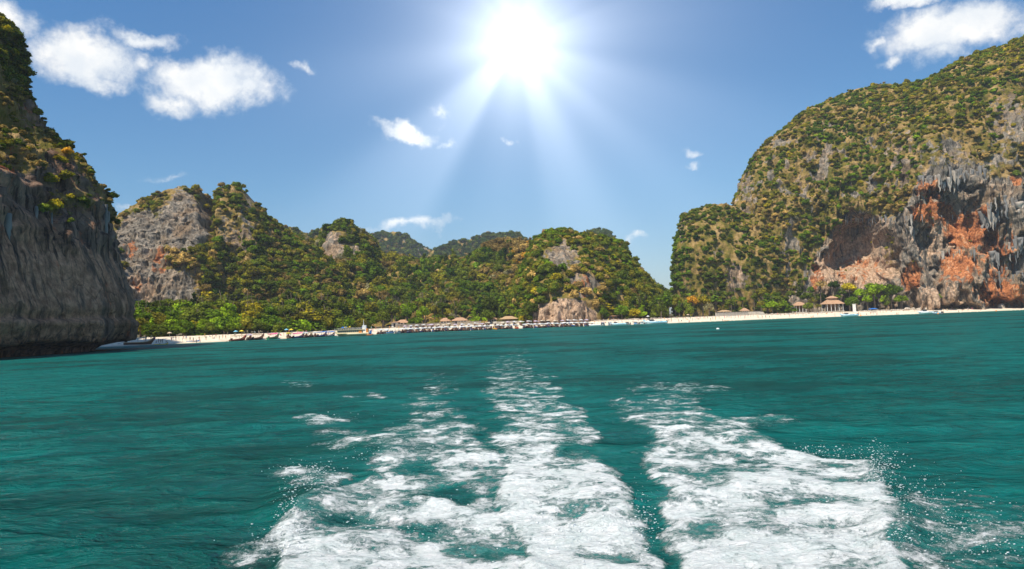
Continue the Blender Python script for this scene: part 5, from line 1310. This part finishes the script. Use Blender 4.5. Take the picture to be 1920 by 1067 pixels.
for (u, d, s, L, tp, hd, lb) in [(1113, -3, 'white', 7.5, 'white', 170, 'leftmost white speedboat of the row right of the pale rock'), (1130, -2, 'blue', 8, 'blue', 80, 'white speedboat with a blue canopy first right of the pale rock'), (1143, -2, 'blue', 8, 'blue', 84, 'second white speedboat with a blue canopy, under the yellow-green tree'), (1158, -5, 'sky', 9, 'white', 175, 'white speedboat with white canopy lying side-on below the spreading trees'),
        (1176, -2, 'green', 7.5, 'tan', 95, 'white boat with a green stripe and tan canopy among the speedboats'), (1192, -6, 'blue', 7.5, 'white', 100, 'white boat with blue stripe stern-on just left of the largest speedboat'), (1204, -3, 'white', 7, 'white', 100, 'small white boat tucked behind the stern of its blue-striped neighbour')]:
    put_boat(speedboat(s, L, tp), u, d, lb, hd, group='white speedboats moored right of the pale rock')
put_boat(speedboat('blue', 7.5, 'sky'), 731, -5, 'white boat with a blue side and canopy moored right of the ferry', 60)
put_boat(speedboat('grey', 6.5, 'dark'), 747, -9, 'small dark-topped boat afloat below the leftmost white house', 80)
e = longtail('red', 'orange', 'white'); put_boat(e, 968, -9, 'orange-red longtail boat with a white canopy afloat off the pavilion', 96)
e = longtail('orange', 'yellow', 'straw'); put_boat(e, 927, -3, 'orange-yellow longtail boat beached below the tall dark trees', 100)

def ferry():
    e = empty('ferry'); L, B = 15.0, 4.2
    link('hull', hull_mesh(L, B, 1.35, .7, .9, [C_['cream'], C_['cream'], C_['tan']], n=20, sheer=.12), e)
    b = MB(); b.box((.6, 0, 1.25), (12.4, 3.9, .14)); link('deck', b.mesh('deck', C_['cream']), e)
    cab = link('cabin', None, e)
    b = MB(); b.box((0, 0, 0), (11.0, 3.5, 1.45)); COL.objects.unlink(cab); bpy.data.objects.remove(cab)
    cab = link('cabin', b.mesh('cabin', C_['cream']), e, (.9, 0, 2.03))
    wm = MB(); wm.box((0, 0, 0), (.72, .08, .62)); wmesh = wm.mesh('window', M_GLASS)
    for k in range(11):
        for s in (-1, 1): link('window', wmesh, cab, (-4.6 + k * .92, s * 1.76, .15))
    b = MB(); b.box((.6, 0, 2.84), (12.6, 4.1, .16)); link('upper_deck', b.mesh('upper_deck', C_['cream']), e)
    b = MB()
    for k in range(12):
        for s in (-1, 1): b.tube([(-5.2 + k * 1.05, s * 1.95, 2.9), (-5.2 + k * 1.05, s * 1.95, 3.7)], .035, 4)
    for s in (-1, 1): b.tube([(-5.3, s * 1.95, 3.7), (6.4, s * 1.95, 3.7)], .04, 4); b.tube([(-5.3, s * 1.95, 3.3), (6.4, s * 1.95, 3.3)], .03, 4)
    link('railing', b.mesh('railing', C_['white']), e)
    b = MB(); b.box((-5.6, 0, 3.4), (1.8, 2.6, 2.6), taper=.9); link('wheelhouse', b.mesh('wheelhouse', C_['white']), e)
    b = MB(); b.box((-3.9, 0, 2.1), (1.3, 3.62, 1.5)); b.box((-6.8, 0, 2.2), (.8, 3.0, 2.0)); link('stern_locker', b.mesh('stern_locker', C_['orange']), e)
    b = MB(); b.tube([(-5.2, 0, 4.6), (-5.2, 0, 7.2)], [.16, .07], 6); b.box((-5.2, 0, 6.2), (.12, 1.4, .1)); link('mast', b.mesh('mast', C_['white']), e)
    b = MB(); b.box((-7.9, 0, .35), (2.4, 4.0, .22)); link('swim_platform', b.mesh('swim_platform', C_['orange']), e)
    om = MB(); om.box((0, 0, .9), (.75, .62, 1.15), taper=.8); om.box((0, 0, 0), (.35, .2, 1.2)); mm_ = om.mesh('outboard_motor', C_['blue'])
    for s in (-1, 1): link('outboard_motor', mm_, e, (-8.2, s * .95, .7))
    fm = MB(); fm.tube([(0, 0, 0), (0, 0, 1.6)], .03, 4); fm.box((-.35, 0, 1.3), (.7, .03, .45)); 
    link('flag', fm.mesh('flag', C_['blue']), e, (2.8, 1.2, 2.9)); link('flag', fm.mesh('flag', C_['yellow']), e, (1.6, -1.2, 2.9))
    return e
put_boat(ferry(), 660, -30, 'cream two-deck passenger ferry with blue outboards moored off the beach', 184, 'ferry')
def kayak(col, nm='kayak', L=4.2):
    e = empty(nm); link('hull', hull_mesh(L, .8, .22, .18, .12, [C_[col], C_[col], C_['dark']], n=12), e)
    b = MB(); b.box((-.3, 0, .2), (.4, .5, .08)); b.box((-.5, 0, .36), (.08, .46, .3)); link('seat', b.mesh('seat', C_['black']), e); return e
put_boat(kayak('yellow', L=5), 302, -1.5, 'yellow kayak at the edge of the water near the left cliff', 10, 'kayak')
put_boat(kayak('blue', L=5), 362, 4, 'blue kayak lying on the sand at the left end of the beach', 14, 'kayak')
put_boat(longtail('brown', 'tan', 'tan'), 262, 3, 'brown longtail boat half hidden behind the foot of the left sea cliff', 20)
put_boat(kayak('orange', L=3.4), 1360, -6, 'orange kayak afloat off the gazebo terrace', 10, 'kayak')

# ------------------------------------------------------------------ parasols, awnings, buoys
def parasol(u, d, c, label):
    x, y, z = gpt(u, d); e = empty('parasol', (x, y, z)); tag(e, label, 'parasol')
    b = MB(); b.tube([(0, 0, -.2), (0, 0, 2.3)], .03, 6); link('pole', b.mesh('pole', C_['white']), e)
    n = 8; b = MB(); vs = [(0, 0, 2.45)] + [(1.0 * math.cos(k * math.pi / 4), 1.0 * math.sin(k * math.pi / 4), 1.95) for k in range(n)] + [(1.0 * math.cos(k * math.pi / 4), 1.0 * math.sin(k * math.pi / 4), 1.82) for k in range(n)]
    b.add(vs, [(0, 1 + k, 1 + (k + 1) % n) for k in range(n)] + [(1 + k, 1 + n + k, 1 + n + (k + 1) % n, 1 + (k + 1) % n) for k in range(n)]); link('canopy', b.mesh('canopy', C_[c]), e)
for (u, d, c, lb) in [(442, 20, 'sky', 'light blue parasol above the leftmost brown longtail boat'), (453, 21, 'yellow', 'yellow parasol right of the light blue one on the left beach'), (318, 24, 'tan', 'tan parasol at the foot of the green belt near the left cliff'), (537, 20, 'sky', 'light blue parasol above the yellow-canopied longtail boat'), (546, 19, 'yellow', 'yellow parasol beside the light blue one left of the ferry'),
                      (643, 20, 'blue', 'blue parasol on the sand behind the bow of the ferry'), (648, 21, 'yellow', 'yellow parasol on the sand behind the bow of the ferry'), (681, 19, 'blue', 'dark blue parasol on the sand behind the stern of the ferry'),
                      (1215, 25, 'white', 'white parasol on the sand above the largest speedboat'), (1290, 26, 'tan', 'tan parasol below the orange-yellow tree')]: parasol(u, d, c, lb)
x, y, z = gpt(1637, 20); e = empty('awning', (x, y, z)); tag(e, 'blue awning on the sand right of the tiered pavilion', 'awning')
b = MB()
for sx in (-1, 1):
    for sy in (-1, 1): b.tube([(sx * 2.2, sy * 1.2, -.1), (sx * 2.2, sy * 1.2, 1.9)], .04, 5)
link('frame', b.mesh('frame', C_['grey']), e); b = MB(); hip(b, 4.4, 2.4, .7, 1.9, .15, .5); link('canopy', b.mesh('canopy', C_['blue']), e)
bw, bo = MB(), MB(); bw.ball((0, 0, .12), .32); bo.ball((0, 0, .2), .5); bo.tube([(0, 0, .6), (0, 0, .85)], .1, 6)
mbw, mbo = bw.mesh('buoy', C_['straw'], True), bo.mesh('buoy', C_['orange'], True)
for (u, d) in [(1289, -13), (1313, -13), (1331, -14), (1340, -12), (1369, -12), (1376, -13), (1389, -12), (1446, -14), (1453, -13), (1519, -14), (1624, -11), (1630, -12), (1638, -10), (1645, -11), (1650, -12), (1662, -11), (1675, -12), (1688, -11), (1693, -12), (1707, -12), (1713, -11), (1800, -13), (1819, -12), (1832, -13), (1838, -12), (1868, -14), (1895, -12), (1903, -11), (1911, -12)]:
    x, y, _ = gpt(u, d); o = link('buoy', mbw, None, (x, y, 0)); tag(o, '', 'buoy', 'small pale buoys of the swimming line'); POOL.append((o, u, 'small pale buoy of the swimming line ' + ('off the gazebo terrace' if u < 1480 else 'right of the blue-hulled speedboat' if u < 1720 else 'off the dark cave')))
for (u, d, lb) in [(1613, -12, 'orange buoy just right of the speedboat below the tiered pavilion'), (1520, -9, 'orange buoy off the smaller pavilion'), (1867, -16, 'orange buoy off the dark cave at the right edge'), (1758, -44, 'orange buoy behind the stern-on boat at the right')]:
    x, y, _ = gpt(u, d); o = link('buoy', mbo, None, (x, y, 0)); tag(o, lb, 'buoy')

# ------------------------------------------------------------------ people
M_SKINS = [plain('skin', (.52, .30, .19), .6, var=.05), plain('tanned_skin', (.36, .19, .11), .6, var=.05)]
M_HAIR = plain('hair', (.04, .025, .018), .7, var=.2)
def body_mesh(pose):
    J = dict(pel=(0, 0, .93), ch=(0, 0, 1.22), nk=(0, 0, 1.47), hd=(0, 0.01, 1.60), ht=(0, .0, 1.74), ls=(-.19, 0, 1.41), rs=(.19, 0, 1.41), le=(-.26, 0, 1.13), re=(.26, 0, 1.13), lw=(-.27, -.06, .88), rw=(.27, -.06, .88),
             lh=(-.09, 0, .88), rh=(.09, 0, .88), lk=(-.10, -.01, .49), rk=(.10, -.01, .49), la=(-.10, .02, .08), ra=(.10, .02, .08), lf=(-.11, -.15, .03), rf=(.11, -.15, .03))
    if pose == 'walk': J.update(lk=(-.10, -.14, .51), la=(-.10, -.20, .09), lf=(-.10, -.36, .05), rk=(.10, .08, .49), ra=(.10, .34, .13), rf=(.10, .24, .03), lw=(-.27, .16, .92), le=(-.25, .10, 1.14), rw=(.27, -.24, .94), re=(.26, -.06, 1.14))
    if pose == 'sit':
        for k in ('pel', 'ch', 'nk', 'hd', 'ht', 'ls', 'rs', 'le', 're', 'lw', 'rw', 'lh', 'rh'): p = J[k]; J[k] = (p[0], p[1] + (p[2] - .93) * .25, p[2] - .80)
        J.update(lk=(-.13, -.42, .42), rk=(.13, -.42, .40), la=(-.13, -.70, .07), ra=(.13, -.70, .07), lf=(-.13, -.84, .04), rf=(.13, -.84, .04), lw=(-.16, -.40, .36), rw=(.16, -.40, .36))
    if pose == 'arm': J.update(rw=(.34, -.05, 1.78), re=(.36, 0, 1.52), lw=(-.16, -.2, 1.02))
    E = [('pel', 'ch'), ('ch', 'nk'), ('nk', 'hd'), ('hd', 'ht'), ('ch', 'ls'), ('ch', 'rs'), ('ls', 'le'), ('rs', 're'), ('le', 'lw'), ('re', 'rw'), ('pel', 'lh'), ('pel', 'rh'), ('lh', 'lk'), ('rh', 'rk'), ('lk', 'la'), ('rk', 'ra'), ('la', 'lf'), ('ra', 'rf')]
    Rr = dict(pel=.135, ch=.145, nk=.06, hd=.095, ht=.085, ls=.065, rs=.065, le=.045, re=.045, lw=.035, rw=.035, lh=.09, rh=.09, lk=.06, rk=.06, la=.042, ra=.042, lf=.035, rf=.035)
    ks = list(J); me = bpy.data.meshes.new('p'); me.from_pydata([J[k] for k in ks], [(ks.index(a), ks.index(b)) for a, b in E], [])
    o = bpy.data.objects.new('p', me); COL.objects.link(o)
    o.modifiers.new('s', 'SKIN'); sv = me.skin_vertices[0].data
    for k, s in zip(ks, sv): s.radius = (Rr[k], Rr[k] * (.75 if k in ('ch', 'pel') else 1)); s.use_root = (k == 'pel')
    ss = o.modifiers.new('u', 'SUBSURF'); ss.levels = 1; ss.render_levels = 1
    bpy.context.view_layer.update(); dg = bpy.context.evaluated_depsgraph_get()
    out = bpy.data.meshes.new_from_object(o.evaluated_get(dg)); bpy.data.objects.remove(o); bpy.data.meshes.remove(me)
    out.name = 'person'; out.materials.clear()
    for mm_ in (M_SKINS[0], C_['red'], C_['red'], M_HAIR): out.materials.append(mm_)
    pz, cz, hz_ = J['pel'][2], J['ch'][2], J['hd'][2]
    for p in out.polygons:
        c = p.center; p.use_smooth = True
        i = 0
        if c.z > hz_ + .03 and (c.y > J['hd'][1] - .04 or c.z > hz_ + .13): i = 3
        elif abs(c.z - pz) < .13 and abs(c.x) < .22 and c.y > J['pel'][1] - .2: i = 1
        elif cz - .10 < c.z < cz + .20 and abs(c.x) < .17: i = 2
        p.material_index = i
    return out
BOD = {k: body_mesh(k) for k in ('stand', 'walk', 'sit', 'arm')}
pn = dict(stand='standing', walk='walking', sit='sitting', arm='waving')
def person(u, d, pose, bottom, top, zone_t, sunk=0.0, loc=None, rz=None):
    if loc is None: x, y, z = gpt(u, d)
    else: x, y, z = loc
    o = link('person', BOD[pose], None, (x, y, max(z, -.35) - sunk), (0, 0, rng.uniform(0, 6.28) if rz is None else rz), rng.uniform(.94, 1.06))
    sk = M_SKINS[rng.integers(2)]
    for i, mm_ in enumerate((sk, C_[bottom], C_[top] if top else sk, M_HAIR)): o.material_slots[i].link = 'OBJECT'; o.material_slots[i].material = mm_
    w = f'person, {cn[bottom]} shorts' + (f', {cn[top]} top' if top else ', bare chest') + ',' if top != bottom else f'person all in {cn[bottom]},'
    tag(o, '', 'person', 'people on the beach'); POOL.append((o, float(proj(np.array([[x, y, z]]))[0][0]), f'{w} {pn[pose]} {zone_t}')); return o
cl = ['red', 'blue', 'white', 'black', 'green', 'orange', 'pink', 'yellow', 'dark', 'sky', 'lilac']
def crowd(u0, u1, n, d0, d1, zone_t, wet=.1):
    for i in range(n):
        u = u0 + (u1 - u0) * (i + rng.random()) / n; d = rng.uniform(d0, d1)
        if rng.random() < wet: d = rng.uniform(-6, -2)
        pose = str(rng.choice(['stand', 'stand', 'walk', 'sit', 'arm'] if d > 3 else ['stand', 'walk']))
        c1 = str(rng.choice(cl)); tp = [None, c1, str(rng.choice(cl))][rng.integers(3)]
        person(u, d, pose, c1, tp, zone_t)
cn['black'] = 'black'
crowd(268, 440, 34, 2, 24, 'near the left cliff'); crowd(440, 636, 24, 3, 24, 'left of the moored ferry'); crowd(692, 760, 12, 4, 26, 'right of the ferry')
crowd(760, 1105, 36, 3, 30, 'among the longtail boats', 0); crowd(1112, 1215, 18, 3, 28, 'behind the speedboats', 0); crowd(1240, 1345, 28, 2, 22, 'left of the gazebo terrace')
crowd(1345, 1430, 18, 2, 20, 'below the gazebo terrace'); crowd(1430, 1585, 22, 2, 24, 'below the tiered pavilion'); crowd(1605, 1730, 18, 2, 22, 'under the bright green trees'); crowd(1760, 1840, 16, 2, 16, 'on the sand spit by the cave')
for x_, z_ in ((0, 0),): pass

# give look-alikes of one description their order from left to right
ORD = ['first', 'second', 'third', 'fourth', 'fifth', 'sixth', 'seventh', 'eighth', 'ninth', 'tenth', 'eleventh', 'twelfth'] + [t + o for t, o in [('', q) for q in ('thirteenth', 'fourteenth', 'fifteenth', 'sixteenth', 'seventeenth', 'eighteenth', 'nineteenth', 'twentieth')] + [('twenty-', q) for q in ('first', 'second', 'third', 'fourth', 'fifth', 'sixth', 'seventh', 'eighth', 'ninth')]]
def number(pool):
    by = {}
    for o, u, l in pool: by.setdefault(l, []).append((u, o))
    for l, it in by.items():
        it.sort(key=lambda q: q[0])
        if len(it) == 1: it[0][1]['label'] = l; continue
        for k, (u, o) in enumerate(it):
            w = ('left of two' if k == 0 else 'right of two') if len(it) == 2 else ('leftmost' if k == 0 else 'rightmost' if k == len(it) - 1 else (ORD[k] if k < len(ORD) else 'further') + ' from left')
            o['label'] = (l + ', ' + w)
number(POOL)
number([(o, float(proj(np.array([o.location[:]]))[0][0]), o['label']) for o in SC.objects if o.get('category') in ('tree', 'shrub') and o.get('kind') != 'stuff'])

# wake foam of the largest speedboat and small buoy far out
b = MB(); b.ball((0, 0, .1), (.45, .45, .3)); P = at(1346, 617.5, 1.0); 
d_ = raydir(1346, 617.5); k_ = -CAMH / d_[2]; o = link('buoy', b.mesh('buoy', C_['white'], True), None, (d_[0] * k_, d_[1] * k_, 0)); tag(o, 'white buoy floating alone between camera and the gazebo terrace', 'buoy')

# droplets thrown up along the edges of the wake
def spray():
    V = []; T4 = np.array([[1, 1, 1], [-1, -1, 1], [-1, 1, -1], [1, -1, -1]]) * .6; Fq = []; F4 = np.array([[0, 1, 2], [0, 3, 1], [0, 2, 3], [1, 3, 2]])
    spots = [(585, 925, 40, 30, 700, .3), (552, 985, 26, 60, 1000, .26), (1650, 895, 30, 40, 1100, .28), (1690, 1005, 26, 60, 1300, .26), (1740, 960, 60, 50, 500, .12), (1820, 1020, 110, 50, 900, .08), (720, 850, 70, 24, 500, .15), (1200, 1000, 30, 60, 500, .14),
             (530, 1035, 60, 26, 350, .08), (575, 890, 50, 12, 250, .08), (1540, 860, 90, 14, 400, .12), (1060, 980, 90, 70, 700, .16), (760, 1000, 160, 60, 700, .14), (1480, 980, 140, 70, 700, .14), (620, 790, 40, 8, 160, .08)]
    n0 = 0
    for (cu, cv, ru, rv, n, h) in spots:
        n = int(n * 1.1)
        u = cu + rng.normal(size=n) * ru * .6; v = cv + rng.normal(size=n) * rv * .6; ok = v < 1120; u, v = u[ok], v[ok]; n = len(u)
        d = raydir(u, v); k = -CAMH / d[:, 2]; P = d * k[:, None]; P[:, 2] = .12 + h * rng.random(n) ** 2.4
        s = (.0016 + .010 * rng.random(n) ** 5) * (1 + P[:, 1] / 40)
        rot = rng.normal(size=(n, 3)) * .0
        st = np.stack([1 + rng.random(n) * 2.6, 1 + 0 * s, .8 + .5 * rng.random(n)], -1)
        vs = P[:, None, :] + T4[None] * s[:, None, None] * st[:, None, :]
        V.append(vs.reshape(-1, 3)); Fq.append((np.arange(n)[:, None, None] * 4 + F4[None] + n0).reshape(-1, 3)); n0 += 4 * n
    mt, t, b = new_mat('spray_water'); b.inputs['Base Color'].default_value = (.85, .88, .88, 1); b.inputs['Roughness'].default_value = .5
    tag(link('sea_spray', mesh_np('sea_spray', np.concatenate(V), np.concatenate(Fq), [mt])), 'white droplets of spray thrown up along the churned edges of the wake', 'spray', kind='stuff')
spray()

# ------------------------------------------------------------------ air
hz_m = bpy.data.materials.new('haze'); hz_m.use_nodes = True; t = NT(hz_m.node_tree); t.n.clear()
ou = t.n.new('ShaderNodeOutputMaterial'); pv = t.n.new('ShaderNodeVolumePrincipled'); pv.inputs['Color'].default_value = (.80, .88, 1.0, 1); pv.inputs['Density'].default_value = HAZE; pv.inputs['Anisotropy'].default_value = 0.0
t.l.new(pv.outputs[0], ou.inputs['Volume'])
if HAZE > 0:
    b = MB(); b.box((0, 1200, 88), (7200, 7400, 226)); o = link('haze', b.mesh('haze', hz_m)); tag(o, 'thin bluish air over the bay', 'haze', kind='stuff')
